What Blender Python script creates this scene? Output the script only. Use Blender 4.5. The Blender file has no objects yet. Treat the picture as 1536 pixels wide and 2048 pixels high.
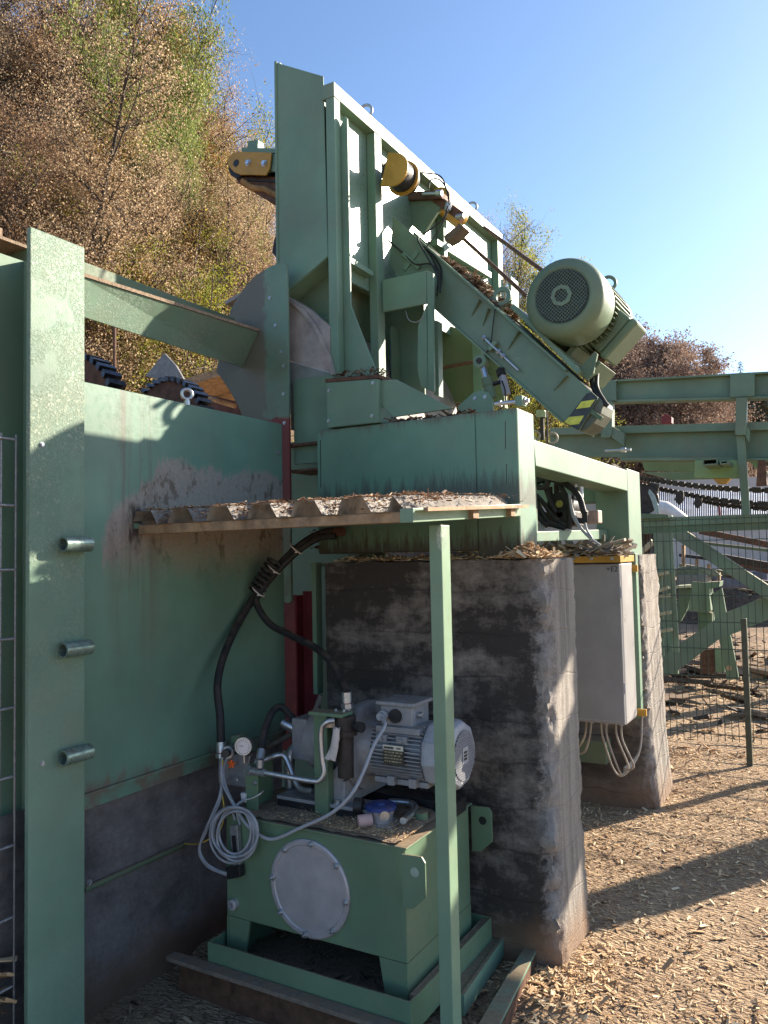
import bpy, bmesh, math, random
from mathutils import Vector as V, Matrix, noise
from math import radians as rad, sin, cos, pi
S = bpy.context.scene
COL = S.collection
rng = random.Random(7)

# ------------------------------------------------------------------ camera
YAW, PIT, ROL, FPX, CAMH = rad(30.0067), rad(3.0229), rad(-1.16005), 1587.514, 1.6
_F = V((-sin(YAW)*cos(PIT), cos(YAW)*cos(PIT), sin(PIT)))
_R0 = V((cos(YAW), sin(YAW), 0)); _U0 = _R0.cross(_F)
CR = _R0*cos(ROL) + _U0*sin(ROL); CU = _U0*cos(ROL) - _R0*sin(ROL)
CC = V((0, 0, CAMH))
cam = bpy.data.cameras.new('camera'); camo = bpy.data.objects.new('camera', cam); COL.objects.link(camo)
cam.sensor_fit = 'HORIZONTAL'; cam.sensor_width = 36; cam.lens = FPX/1536*36
cam.clip_start = .05; cam.clip_end = 2000
camo.matrix_world = Matrix(((CR.x, CU.x, -_F.x, CC.x), (CR.y, CU.y, -_F.y, CC.y), (CR.z, CU.z, -_F.z, CC.z), (0, 0, 0, 1)))
S.camera = camo

# ------------------------------------------------------------------ light
SUN_EL, SUN_AZ = rad(23), rad(31.4)          # azimuth measured from +Y towards +X
SD = V((sin(SUN_AZ)*cos(SUN_EL), cos(SUN_AZ)*cos(SUN_EL), sin(SUN_EL)))
W = bpy.data.worlds.new('World'); S.world = W; W.use_nodes = True
wn = W.node_tree.nodes; wl = W.node_tree.links
sky = wn.new('ShaderNodeTexSky'); sky.sky_type = 'NISHITA'; sky.sun_disc = False
sky.sun_elevation = SUN_EL; sky.sun_rotation = SUN_AZ; sky.air_density = 1.0; sky.dust_density = .8; sky.ozone_density = 2.6
tint = wn.new('ShaderNodeMix'); tint.data_type = 'RGBA'; tint.blend_type = 'MULTIPLY'; tint.inputs[0].default_value = 1; tint.inputs[7].default_value = (.87, .93, 1., 1)
wl.new(sky.outputs[0], tint.inputs[6]); wl.new(tint.outputs[2], wn['Background'].inputs[0]); wn['Background'].inputs[1].default_value = .089
sl = bpy.data.lights.new('sun', 'SUN'); sl.energy = 5.0; sl.angle = rad(.5); sl.color = (1, .88, .72)
so = bpy.data.objects.new('sun', sl); COL.objects.link(so); so.rotation_euler = (-SD).to_track_quat('-Z', 'Y').to_euler()
S.view_settings.view_transform = 'Standard'; S.view_settings.look = 'None'; S.view_settings.gamma = 1
S.view_settings.exposure = 1.56
S.render.resolution_x = 768; S.render.resolution_y = 1024

# a point of the photo (1536 x 2048) brought onto a real plane of the site
def ray(px, py): return _F + CR*((px-768)/FPX) - CU*((py-1024)/FPX)
def _hit(px, py, a, v):
    d = ray(px, py); t = (v-CC[a])/d[a]; return CC + d*t
def AX(px, py, x): return _hit(px, py, 0, x)
def AY(px, py, y): return _hit(px, py, 1, y)
def AZ(px, py, z): return _hit(px, py, 2, z)
def pix(p):
    d = V(p)-CC; z = d.dot(_F); return 768+FPX*d.dot(CR)/z, 1024-FPX*d.dot(CU)/z, z

# ------------------------------------------------------------------ mesh helpers
class MB:
    def __init__(s): s.b = bmesh.new()
    def poly(s, pts, n):
        """prism: outline pts extruded by vector n"""
        n = V(n); a = [s.b.verts.new(V(p)) for p in pts]; c = [s.b.verts.new(V(p)+n) for p in pts]; k = len(a)
        s.b.faces.new(a); s.b.faces.new(c[::-1])
        for i in range(k): s.b.faces.new((a[i], c[i], c[(i+1) % k], a[(i+1) % k]))
        return s
    def box(s, lo, hi):
        lo, hi = V(lo), V(hi)
        return s.poly([(lo.x, lo.y, lo.z), (hi.x, lo.y, lo.z), (hi.x, lo.y, hi.z), (lo.x, lo.y, hi.z)], (0, hi.y-lo.y, 0))
    def obox(s, c, ax, ay, az):
        """oriented box, half vectors"""
        c, ax, ay, az = V(c), V(ax), V(ay), V(az)
        return s.poly([c-ax-ay-az, c+ax-ay-az, c+ax-ay+az, c-ax-ay+az], ay*2)
    def bar(s, p, q, w, h, up=(0, 0, 1)):
        p, q = V(p), V(q); d = (q-p).normalized(); sd = d.cross(V(up)).normalized(); u = sd.cross(d)
        return s.obox((p+q)/2, (q-p)/2, sd*w/2, u*h/2)
    def tube(s, pts, r, seg=8, cap=True, r2=None):
        pts = [V(p) for p in pts]; rings = []; prev = None
        for i, p in enumerate(pts):
            d = (pts[min(i+1, len(pts)-1)]-pts[max(i-1, 0)])
            if d.length < 1e-9: d = V((0, 0, 1))
            d.normalize()
            if prev is None:
                u = d.orthogonal().normalized()
            else:
                u = prev-d*prev.dot(d)
                u = u.normalized() if u.length > 1e-6 else d.orthogonal().normalized()
            prev = u; w = d.cross(u)
            rr = r if r2 is None else r+(r2-r)*i/max(1, len(pts)-1)
            rings.append([s.b.verts.new(p+(u*cos(2*pi*k/seg)+w*sin(2*pi*k/seg))*rr) for k in range(seg)])
        for a, c in zip(rings, rings[1:]):
            for k in range(seg): s.b.faces.new((a[k], a[(k+1) % seg], c[(k+1) % seg], c[k]))
        if cap: s.b.faces.new(rings[0][::-1]); s.b.faces.new(rings[-1])
        return s
    def cyl(s, p, q, r, seg=20, r2=None): return s.tube([p, q], r, seg, True, r2)
    def lathe(s, o, ax, prof, seg=32):
        """prof: (distance along axis, radius)"""
        o, ax = V(o), V(ax).normalized(); u = ax.orthogonal().normalized(); w = ax.cross(u); rings = []
        for t, r in prof:
            rings.append([s.b.verts.new(o+ax*t+(u*cos(2*pi*k/seg)+w*sin(2*pi*k/seg))*max(r, 1e-4)) for k in range(seg)])
        for a, c in zip(rings, rings[1:]):
            for k in range(seg): s.b.faces.new((a[k], a[(k+1) % seg], c[(k+1) % seg], c[k]))
        s.b.faces.new(rings[0][::-1]); s.b.faces.new(rings[-1])
        return s
    def ann(s, o, ax, r0, r1, t, seg=32):
        o, ax = V(o), V(ax).normalized(); u = ax.orthogonal().normalized(); w = ax.cross(u)
        R = [[s.b.verts.new(o+ax*h+(u*cos(2*pi*k/seg)+w*sin(2*pi*k/seg))*r) for k in range(seg)] for h, r in ((0, r0), (0, r1), (t, r1), (t, r0))]
        for j in range(4):
            a, c = R[j], R[(j+1) % 4]
            for k in range(seg): s.b.faces.new((a[k], a[(k+1) % seg], c[(k+1) % seg], c[k]))
        return s
    def ring(s, c, n, R, r, seg=20, a0=0, a1=2*pi):
        c, n = V(c), V(n).normalized(); u = n.orthogonal().normalized(); w = n.cross(u)
        k = seg+1; pts = [c+(u*cos(a0+(a1-a0)*i/seg)+w*sin(a0+(a1-a0)*i/seg))*R for i in range(k)]
        return s.tube(pts, r, 8)
    def hexb(s, c, n, r=.012, h=.009):
        c, n = V(c), V(n).normalized(); s.cyl(c, c+n*h*.25, r*1.35, 14); return s.tube([c+n*h*.25, c+n*h], r, 6)
    def build(s, name, m, parent=None, bevel=0, smooth=None, loc=None):
        bmesh.ops.recalc_face_normals(s.b, faces=s.b.faces)
        me = bpy.data.meshes.new(name)
        if loc is not None: bmesh.ops.translate(s.b, vec=-V(loc), verts=s.b.verts)
        s.b.to_mesh(me); s.b.free(); me.materials.append(m)
        if smooth:
            me.polygons.foreach_set('use_smooth', [True]*len(me.polygons)); me.set_sharp_from_angle(angle=rad(smooth))
        o = bpy.data.objects.new(name, me); COL.objects.link(o)
        if loc is not None: o.location = V(loc)
        if parent is not None:
            o.parent = parent; bpy.context.view_layer.update() if False else None
            o.matrix_parent_inverse = Matrix.Translation(-parent.location) if loc is None or True else Matrix()
        if bevel:
            md = o.modifiers.new('bevel', 'BEVEL'); md.width = bevel; md.segments = 2; md.limit_method = 'ANGLE'; md.angle_limit = rad(40)
        return o
def tag(o, label, cat, group=None, kind=None):
    o['label'] = label; o['category'] = cat
    if group: o['group'] = group
    if kind: o['kind'] = kind
    return o
def thing(name, label, cat, loc=(0, 0, 0), group=None):
    o = bpy.data.objects.new(name, None); COL.objects.link(o); o.location = V(loc); o.empty_display_size = .1
    return tag(o, label, cat, group)
def spl(pts, n=8):
    """smooth curve through points"""
    pts = [V(p) for p in pts]; out = []; P = [pts[0]*2-pts[1]]+pts+[pts[-1]*2-pts[-2]]
    for i in range(1, len(P)-2):
        a, b, c, d = P[i-1:i+3]
        for k in range(n):
            t = k/n
            out.append(.5*((2*b)+(c-a)*t+(2*a-5*b+4*c-d)*t*t+(3*b-a-3*c+d)*t**3))
    return out+[pts[-1]]

# ------------------------------------------------------------------ materials
def newmat(name):
    m = bpy.data.materials.new(name); m.use_nodes = True; nt = m.node_tree; b = nt.nodes['Principled BSDF']
    b.inputs['Specular IOR Level'].default_value = .4
    return m, nt, b
def nd(nt, t, ins=None, **at):
    n = nt.nodes.new('ShaderNode'+t)
    for k, v in at.items(): setattr(n, k, v)
    for k, v in (ins or {}).items():
        if isinstance(v, bpy.types.NodeSocket): nt.links.new(v, n.inputs[k])
        else: n.inputs[k].default_value = v
    return n
def pos(nt, sc=(1, 1, 1)):
    g = nd(nt, 'NewGeometry'); mp = nd(nt, 'Mapping', {'Vector': g.outputs['Position'], 'Scale': sc}); return mp.outputs[0]
def nz(nt, scale, detail=4, rough=.55, vec=None, dist=0):
    return nd(nt, 'TexNoise', {'Vector': vec if vec is not None else pos(nt), 'Scale': scale, 'Detail': detail, 'Roughness': rough, 'Distortion': dist}).outputs[0]
def rmp(nt, fac, stops, interp='LINEAR'):
    n = nd(nt, 'ValToRGB', {'Fac': fac}); r = n.color_ramp; r.interpolation = interp
    while len(r.elements) < len(stops): r.elements.new(.5)
    for e, (p, c) in zip(r.elements, stops):
        e.position = p; e.color = (*c, 1) if isinstance(c, tuple) else (c, c, c, 1)
    return n.outputs[0]
def mix(nt, f, a, b, mode='MIX'):
    n = nd(nt, 'Mix', data_type='RGBA', blend_type=mode)
    for k, v in ((0, f), (6, a), (7, b)):
        if isinstance(v, bpy.types.NodeSocket): nt.links.new(v, n.inputs[k])
        else: n.inputs[k].default_value = (*v, 1) if isinstance(v, tuple) else v
    return n.outputs[2]
def mth(nt, op, a, b=None, c=None):
    n = nd(nt, 'Math', operation=op)
    for i, v in enumerate((a, b, c)):
        if v is None: continue
        if isinstance(v, bpy.types.NodeSocket): nt.links.new(v, n.inputs[i])
        else: n.inputs[i].default_value = v
    return n.outputs[0]
def bump(nt, b, h, st, d=.01):
    n = nd(nt, 'Bump', {'Height': h, 'Strength': st, 'Distance': d}); nt.links.new(n.outputs[0], b.inputs['Normal'])
def upmask(nt, lo=.55, hi=.9):
    g = nd(nt, 'NewGeometry'); s = nd(nt, 'SeparateXYZ', {0: g.outputs['Normal']})
    return nd(nt, 'MapRange', {0: s.outputs[2], 1: lo, 2: hi}).outputs[0]
DUST = (.23, .155, .1)
def paint(name, base=(.147, .25, .174), rough=.46, dust=.85, grime=.5, flake=0, stain=None, metal=0):
    m, nt, b = newmat(name)
    n1 = nz(nt, 2.2, 5); n2 = nz(nt, 38, 6, .7); n3 = nz(nt, 1, 6, .65, pos(nt, (9, 9, .8)))
    dk = tuple(c*.78 for c in base); lt = tuple(min(1, c*1.14+.006) for c in base)
    c = rmp(nt, n1, [(.3, dk), (.7, lt)])
    c = mix(nt, mth(nt, 'MULTIPLY', rmp(nt, n3, [(.52, 0.), (.72, 1.)]), .28*grime), c, tuple(v*.6+.02 for v in DUST))
    c = mix(nt, mth(nt, 'MULTIPLY', rmp(nt, n2, [(.66, 0.), (.74, 1.)]), .5*grime), c, (.09, .07, .05))
    dz_ = rmp(nt, nz(nt, 3.3, 7, .7), [(.45, 0.), (.7, .3*min(1, grime+.4))]); c = mix(nt, dz_, c, (.24, .2, .15))
    sc_ = rmp(nt, nz(nt, 1, 3, .6, pos(nt, (7, 160, 160)), .8), [(.69, 0.), (.71, .35)]); sc_ = mth(nt, 'MULTIPLY', sc_, rmp(nt, nz(nt, 2.7, 3), [(.5, 0.), (.6, 1.)])); c = mix(nt, sc_, c, (.36, .42, .36))
    ru = mth(nt, 'MULTIPLY', rmp(nt, nz(nt, 23, 8, .8), [(.68, 0.), (.71, .9)]), rmp(nt, nz(nt, 1.7, 3), [(.48, 0.), (.62, 1.)])); c = mix(nt, mth(nt, 'MULTIPLY', ru, min(1, grime*1.3)), c, (.13, .065, .035))
    b.inputs['Specular IOR Level'].default_value = .3
    h = nz(nt, 160, 3)
    rg = rmp(nt, n2, [(.3, rough-.06), (.7, rough+.16)])
    if flake:
        v = nz(nt, 95, 8, .75, None, .6); reg = mth(nt, 'MULTIPLY', rmp(nt, nz(nt, 4.2, 3), [(.44, 0.), (.6, 1.)]), nd(nt, 'MapRange', {0: nd(nt, 'SeparateXYZ', {0: nd(nt, 'NewGeometry').outputs['Position']}).outputs[2], 1: 1.2, 2: 2.0, 3: .12, 4: 1.}).outputs[0])
        fm = mth(nt, 'MULTIPLY', rmp(nt, v, [(.5, 0.), (.56, 1.)]), reg)
        c = mix(nt, mth(nt, 'MULTIPLY', fm, flake), c, (.42, .47, .36)); c = mix(nt, mth(nt, 'MULTIPLY', rmp(nt, v, [(.68, 0.), (.72, 1.)]), reg), c, (.2, .1, .06))
        h = mth(nt, 'ADD', mth(nt, 'MULTIPLY', h, .3), mth(nt, 'MULTIPLY', fm, 1.5))
    if stain: c, rg = stain(nt, c, rg)
    um = mth(nt, 'MULTIPLY', upmask(nt), rmp(nt, nz(nt, 11, 6, .7), [(.28, 0.), (.5, 1.)]))
    c = mix(nt, mth(nt, 'MULTIPLY', um, dust), c, mix(nt, nz(nt, 70, 4), (.1, .062, .038), (.36, .25, .16)))
    rg = mix(nt, um, rg, (.9, .9, .9))
    nt.links.new(c, b.inputs['Base Color']); nt.links.new(rg, b.inputs['Roughness']); b.inputs['Metallic'].default_value = metal
    bump(nt, b, h, .12 if not flake else .5, .002 if not flake else .0035)
    return m
def wall_stain(nt, c, rg):
    g = nd(nt, 'NewGeometry'); s = nd(nt, 'SeparateXYZ', {0: g.outputs['Position']}); y, z = s.outputs[1], s.outputs[2]
    jag = mth(nt, 'MULTIPLY', mth(nt, 'SUBTRACT', nz(nt, 1, 5, .7, pos(nt, (30, 30, 7))), .5), .16)
    lump = mth(nt, 'MULTIPLY', mth(nt, 'SUBTRACT', nz(nt, 5, 2), .5), .16)
    zz = mth(nt, 'ADD', z, mth(nt, 'ADD', jag, lump))
    # splash band above the canopy edge
    yl = nd(nt, 'MapRange', {0: y, 1: 2.0, 2: 2.28, 3: 1.74, 4: 1.985}).outputs[0]
    up = nd(nt, 'MapRange', {0: mth(nt, 'SUBTRACT', zz, yl), 1: -.015, 2: .015, 3: 1., 4: 0.}).outputs[0]
    low = nd(nt, 'MapRange', {0: zz, 1: 1.5, 2: 1.66}).outputs[0]
    lf = nd(nt, 'MapRange', {0: mth(nt, 'ADD', y, jag), 1: 1.985, 2: 2.01}).outputs[0]
    m1 = mth(nt, 'MULTIPLY', mth(nt, 'MULTIPLY', up, low), lf); m1 = mth(nt, 'MULTIPLY', m1, rmp(nt, nz(nt, 30, 6, .7), [(.28, .55), (.45, 1.)]))
    mud = mix(nt, nz(nt, 60, 5, .7), (.21, .175, .145), (.4, .35, .295))
    mud = mix(nt, rmp(nt, nz(nt, 1, 5, .7, pos(nt, (14, 14, 9))), [(.55, 0.), (.62, .7)]), mud, (.1, .06, .035))
    c = mix(nt, mth(nt, 'MULTIPLY', m1, .97), c, mud)
    # dark wet corner at the canopy end
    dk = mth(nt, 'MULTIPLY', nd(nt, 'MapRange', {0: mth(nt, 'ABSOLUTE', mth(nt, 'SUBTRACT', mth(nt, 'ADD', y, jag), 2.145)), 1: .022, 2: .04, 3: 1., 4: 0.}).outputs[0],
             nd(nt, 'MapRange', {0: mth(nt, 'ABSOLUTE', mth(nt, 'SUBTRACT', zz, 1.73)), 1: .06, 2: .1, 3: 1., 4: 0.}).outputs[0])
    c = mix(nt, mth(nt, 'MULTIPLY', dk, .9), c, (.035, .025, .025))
    # drips below it
    dr = mth(nt, 'MULTIPLY', rmp(nt, nz(nt, 1, 6, .7, pos(nt, (22, 22, 1.2))), [(.45, 0.), (.6, 1.)]),
             mth(nt, 'MULTIPLY', nd(nt, 'MapRange', {0: y, 1: 1.98, 2: 2.08}).outputs[0], nd(nt, 'MapRange', {0: y, 1: 2.2, 2: 2.28, 3: 1., 4: 0.}).outputs[0]))
    dr = mth(nt, 'MULTIPLY', dr, nd(nt, 'MapRange', {0: z, 1: 1.0, 2: 1.6}).outputs[0])
    c = mix(nt, mth(nt, 'MULTIPLY', dr, .55), c, (.13, .1, .075))
    # crust along the bottom ledge
    bt = nd(nt, 'MapRange', {0: mth(nt, 'ADD', z, mth(nt, 'MULTIPLY', jag, .9)), 1: .785, 2: .825, 3: 1., 4: 0.}).outputs[0]
    bt = mth(nt, 'MULTIPLY', bt, rmp(nt, nz(nt, 7, 5), [(.42, 0.), (.52, 1.)]))
    c = mix(nt, mth(nt, 'MULTIPLY', bt, .85), c, (.17, .125, .095))
    return c, mix(nt, mth(nt, 'MAXIMUM', m1, dk), rg, (.85, .85, .85))
def box_stain(nt, c, rg):
    g = nd(nt, 'NewGeometry'); s = nd(nt, 'SeparateXYZ', {0: g.outputs['Position']}); z = s.outputs[2]
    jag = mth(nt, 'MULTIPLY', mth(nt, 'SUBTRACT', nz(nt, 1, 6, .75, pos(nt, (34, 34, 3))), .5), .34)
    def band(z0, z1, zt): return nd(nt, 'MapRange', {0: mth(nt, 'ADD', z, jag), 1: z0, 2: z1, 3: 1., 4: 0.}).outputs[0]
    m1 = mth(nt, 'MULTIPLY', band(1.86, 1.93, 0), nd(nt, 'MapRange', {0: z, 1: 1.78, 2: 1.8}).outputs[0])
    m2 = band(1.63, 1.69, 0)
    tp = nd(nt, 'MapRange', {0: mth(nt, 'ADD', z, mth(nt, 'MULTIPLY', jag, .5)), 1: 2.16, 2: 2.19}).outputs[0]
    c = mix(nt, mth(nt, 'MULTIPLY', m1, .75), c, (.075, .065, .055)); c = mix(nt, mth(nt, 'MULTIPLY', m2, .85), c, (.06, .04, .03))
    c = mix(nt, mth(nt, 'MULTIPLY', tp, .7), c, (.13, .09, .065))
    return c, rg
def red_joint(nt, c, rg):
    g = nd(nt, 'NewGeometry'); s = nd(nt, 'SeparateXYZ', {0: g.outputs['Position']}); x, z = s.outputs[0], s.outputs[2]
    j = mth(nt, 'MULTIPLY', mth(nt, 'SUBTRACT', nz(nt, 22, 4), .5), .05)
    m1 = nd(nt, 'MapRange', {0: mth(nt, 'ADD', z, j), 1: 2.27, 2: 2.285, 3: 1., 4: 0.}).outputs[0]
    m2 = nd(nt, 'MapRange', {0: mth(nt, 'ADD', x, j), 1: -2.305, 2: -2.295, 3: 1., 4: 0.}).outputs[0]
    m3 = nd(nt, 'MapRange', {0: z, 1: 1.75, 2: 1.8}).outputs[0]
    dd = mth(nt, 'MULTIPLY', rmp(nt, nz(nt, 7, 5, .7), [(.45, 0.), (.55, 1.)]), nd(nt, 'MapRange', {0: z, 1: 2.7, 2: 2.3}).outputs[0])
    dl = nd(nt, 'MapRange', {0: mth(nt, 'ADD', x, mth(nt, 'MULTIPLY', j, 2.)), 1: -2.47, 2: -2.44, 3: 1., 4: 0.}).outputs[0]
    c = mix(nt, mth(nt, 'MULTIPLY', mth(nt, 'MAXIMUM', dl, mth(nt, 'MULTIPLY', dd, .5)), .8), c, (.13, .105, .085))
    c = mix(nt, mth(nt, 'MULTIPLY', mth(nt, 'MULTIPLY', m1, m2), mth(nt, 'MULTIPLY', m3, .9)), c, (.16, .02, .022))
    return c, rg
def simple(name, col, rough=.5, metal=0., var=.25, sc=30, dust=0., bmp=0., bsc=200):
    m, nt, b = newmat(name)
    c = rmp(nt, nz(nt, sc, 5, .65), [(.3, tuple(v*(1-var) for v in col)), (.7, tuple(min(1, v*(1+var)) for v in col))])
    if dust:
        um = mth(nt, 'MULTIPLY', upmask(nt, .3, .85), rmp(nt, nz(nt, 16, 5, .7), [(.42, 0.), (.58, 1.)])); c = mix(nt, mth(nt, 'MULTIPLY', um, dust), c, DUST)
    nt.links.new(c, b.inputs['Base Color']); b.inputs['Metallic'].default_value = metal
    nt.links.new(rmp(nt, nz(nt, sc*1.7, 4), [(.3, max(.05, rough-.12)), (.7, min(1, rough+.12))]), b.inputs['Roughness'])
    if bmp: bump(nt, b, nz(nt, bsc, 5, .7), bmp, .004)
    return m
def concrete(name, dark, light, stainamt, lines=True, low=(.45, .6), edge=0):
    m, nt, b = newmat(name)
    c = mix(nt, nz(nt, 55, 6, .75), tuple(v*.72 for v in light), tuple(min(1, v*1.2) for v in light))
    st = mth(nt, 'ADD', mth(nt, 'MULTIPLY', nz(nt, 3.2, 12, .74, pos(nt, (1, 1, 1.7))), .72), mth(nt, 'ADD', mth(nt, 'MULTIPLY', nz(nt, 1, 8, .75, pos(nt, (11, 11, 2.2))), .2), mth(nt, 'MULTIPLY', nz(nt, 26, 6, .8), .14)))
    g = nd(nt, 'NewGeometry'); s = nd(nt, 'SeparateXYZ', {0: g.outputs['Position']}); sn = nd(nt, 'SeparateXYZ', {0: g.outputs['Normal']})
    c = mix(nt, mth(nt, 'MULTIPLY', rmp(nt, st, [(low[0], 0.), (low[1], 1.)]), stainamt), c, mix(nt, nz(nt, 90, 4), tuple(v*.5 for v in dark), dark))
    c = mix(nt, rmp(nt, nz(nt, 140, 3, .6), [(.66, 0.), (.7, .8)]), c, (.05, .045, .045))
    hgt = nz(nt, 75, 7, .75)
    if lines:
        zz = mth(nt, 'ADD', s.outputs[2], mth(nt, 'MULTIPLY', mth(nt, 'SUBTRACT', nz(nt, 2.2, 4), .5), .12))
        fr = mth(nt, 'ABSOLUTE', mth(nt, 'SUBTRACT', mth(nt, 'FRACT', mth(nt, 'MULTIPLY', zz, 5.9)), .5))
        ln = nd(nt, 'MapRange', {0: fr, 1: 0., 2: .03, 3: 1., 4: 0.}).outputs[0]
        ln = mth(nt, 'MULTIPLY', ln, rmp(nt, nz(nt, 3.1, 3), [(.3, .2), (.55, 1.)]))
        c = mix(nt, mth(nt, 'MULTIPLY', ln, .65), c, (.035, .03, .026)); hgt = mth(nt, 'SUBTRACT', hgt, mth(nt, 'MULTIPLY', ln, .6))
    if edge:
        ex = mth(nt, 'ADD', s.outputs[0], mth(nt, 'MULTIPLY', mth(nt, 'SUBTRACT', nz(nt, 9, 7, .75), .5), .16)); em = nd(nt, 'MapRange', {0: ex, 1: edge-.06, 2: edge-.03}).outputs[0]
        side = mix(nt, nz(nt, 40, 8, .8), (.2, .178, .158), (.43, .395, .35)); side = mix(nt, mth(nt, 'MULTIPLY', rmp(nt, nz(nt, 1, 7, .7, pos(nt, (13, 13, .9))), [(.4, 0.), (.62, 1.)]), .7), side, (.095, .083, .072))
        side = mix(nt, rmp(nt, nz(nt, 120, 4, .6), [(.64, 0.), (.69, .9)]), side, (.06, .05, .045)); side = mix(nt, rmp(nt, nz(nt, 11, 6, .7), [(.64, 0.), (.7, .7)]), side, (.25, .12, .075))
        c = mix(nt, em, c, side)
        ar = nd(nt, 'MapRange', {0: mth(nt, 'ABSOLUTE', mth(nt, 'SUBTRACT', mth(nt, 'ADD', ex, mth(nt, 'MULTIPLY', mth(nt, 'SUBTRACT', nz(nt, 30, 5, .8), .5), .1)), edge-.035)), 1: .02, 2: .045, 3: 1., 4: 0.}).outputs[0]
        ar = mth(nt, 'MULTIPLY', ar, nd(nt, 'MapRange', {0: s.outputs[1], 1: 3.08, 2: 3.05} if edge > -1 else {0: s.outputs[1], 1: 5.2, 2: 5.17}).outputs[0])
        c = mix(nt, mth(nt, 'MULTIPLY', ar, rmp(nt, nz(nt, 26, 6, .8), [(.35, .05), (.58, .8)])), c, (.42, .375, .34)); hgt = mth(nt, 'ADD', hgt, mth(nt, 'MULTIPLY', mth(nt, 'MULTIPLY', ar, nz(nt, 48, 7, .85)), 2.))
    # earth splashed up the foot
    ft = nd(nt, 'MapRange', {0: mth(nt, 'ADD', s.outputs[2], mth(nt, 'MULTIPLY', nz(nt, 6, 5), .3)), 1: .2, 2: .36, 3: .75, 4: 0.}).outputs[0]
    c = mix(nt, ft, c, (.24, .145, .085))
    nt.links.new(c, b.inputs['Base Color']); b.inputs['Roughness'].default_value = .92
    bump(nt, b, hgt, .6, .012)
    return m
def island(name, stops, rough=.8, transl=0., bmp=0):
    m, nt, b = newmat(name)
    g = nd(nt, 'NewGeometry'); c = rmp(nt, g.outputs['Random Per Island'], stops)
    nt.links.new(c, b.inputs['Base Color']); b.inputs['Roughness'].default_value = rough
    b.inputs['Specular IOR Level'].default_value = .25
    if transl:
        t = nd(nt, 'BsdfTranslucent', {'Color': c}); mx = nd(nt, 'MixShader', {0: transl, 1: b.outputs[0], 2: t.outputs[0]})
        nt.links.new(mx.outputs[0], nt.nodes['Material Output'].inputs[0])
    return m
GREEN = paint('green_paint')
GWALL = paint('green_wall_paint', (.14, .258, .19), .32, stain=wall_stain, grime=.25)
GBOX = paint('green_box_paint', (.13, .25, .175), .45, stain=box_stain, grime=.4)
GARCH = paint('green_arch_paint', (.14, .235, .17), .4, stain=red_joint)
GFLAKE = paint('green_flaking_paint', (.15, .25, .18), .42, flake=.6)
GFLAKE2 = paint('green_chipped_paint', (.15, .235, .165), .42, flake=.25, grime=.9)
GTANK = paint('green_tank_paint', (.138, .225, .138), .33, grime=.2, dust=.9)
GPOST = paint('green_post_paint', (.19, .29, .19), .42, grime=.25)
GMOTOR = paint('green_motor_paint', (.15, .22, .14), .4, grime=.3, dust=.25)
GDARK = paint('dusty_green_paint', (.1, .16, .095), .55, grime=1.)
GFAR = paint('weathered_green_paint', (.14, .215, .145), .5, grime=.8)
REDP = simple('red_primer', (.15, .02, .028), .5, 0, .35, 9)
YEL = simple('yellow_paint', (.44, .24, .035), .45, 0, .25, 8, .3)
STEEL = simple('zinc_steel', (.5, .52, .55), .38, .9, .15, 40)
GALV = simple('galvanised_steel', (.42, .44, .47), .45, .8, .2, 60, .3)
CAST = simple('grey_cast_paint', (.27, .275, .29), .45, .1, .14, 40, .6)
LGREY = simple('pale_grey_paint', (.34, .35, .38), .42, 0, .1, 30, .35)
BLACK = simple('black_plastic', (.018, .018, .02), .45, 0, .3, 30, .2)
DARK = simple('dark_iron', (.05, .042, .038), .6, .3, .4, 20, .5)
RUST = simple('rusty_steel', (.12, .062, .04), .75, .2, .45, 22, .4, .3)
RUBBER = simple('black_rubber', (.02, .02, .022), .6, 0, .4, 25, .35)
CABLE = simple('grey_cable', (.36, .37, .4), .5, 0, .1, 20, .2)
CABW = simple('pale_cable', (.38, .34, .29), .5, 0, .15, 20, .2)
YWIRE = simple('yellow_wire', (.6, .42, .06), .5)
ORANGE = simple('orange_plastic', (.75, .13, .02), .4)
BLUE = simple('blue_plastic', (.022, .05, .2), .35, 0, .2, 20, .3)
WHITE = simple('white_plastic', (.75, .68, .66), .4, 0, .06)
ALU = simple('dull_aluminium', (.46, .43, .44), .45, .35, .12, 12)
WOOD = simple('weathered_wood', (.3, .2, .115), .8, 0, .45, 18, .1, .3, 90)
CHIPDUST = simple('sawdust', (.26, .19, .13), .95, 0, .45, 90, 0, .9, 150)
CABM = simple('grey_cabinet_paint', (.3, .297, .293), .36, 0, .16, 3, .3)
SHEETG = simple('corrugated_sheet_paint', (.46, .42, .37), .5, 0, .45, 14, .6)
GREYP = simple('grey_sheet', (.36, .345, .37), .5, 0, .12, 4, .2)
CONC1 = concrete('pillar_concrete', (.05, .043, .04), (.3, .26, .23), .95, True, (.39, .55), -.985)
CONC2 = concrete('pillar_side_concrete', (.07, .06, .055), (.34, .3, .26), .6, False, (.5, .68))
CONC3 = concrete('wall_concrete', (.17, .16, .165), (.42, .4, .4), .8, False, (.4, .62))
CHIPM = island('chip_wood', [(0, (.27, .16, .085)), (.3, (.46, .29, .155)), (.65, (.65, .45, .25)), (1, (.78, .62, .4))])
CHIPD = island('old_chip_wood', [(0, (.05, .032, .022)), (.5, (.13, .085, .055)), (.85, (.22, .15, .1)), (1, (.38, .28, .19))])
TW = island('grey_wood_splinters', [(0, (.13, .1, .075)), (.5, (.3, .25, .19)), (1, (.48, .42, .34))])

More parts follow.
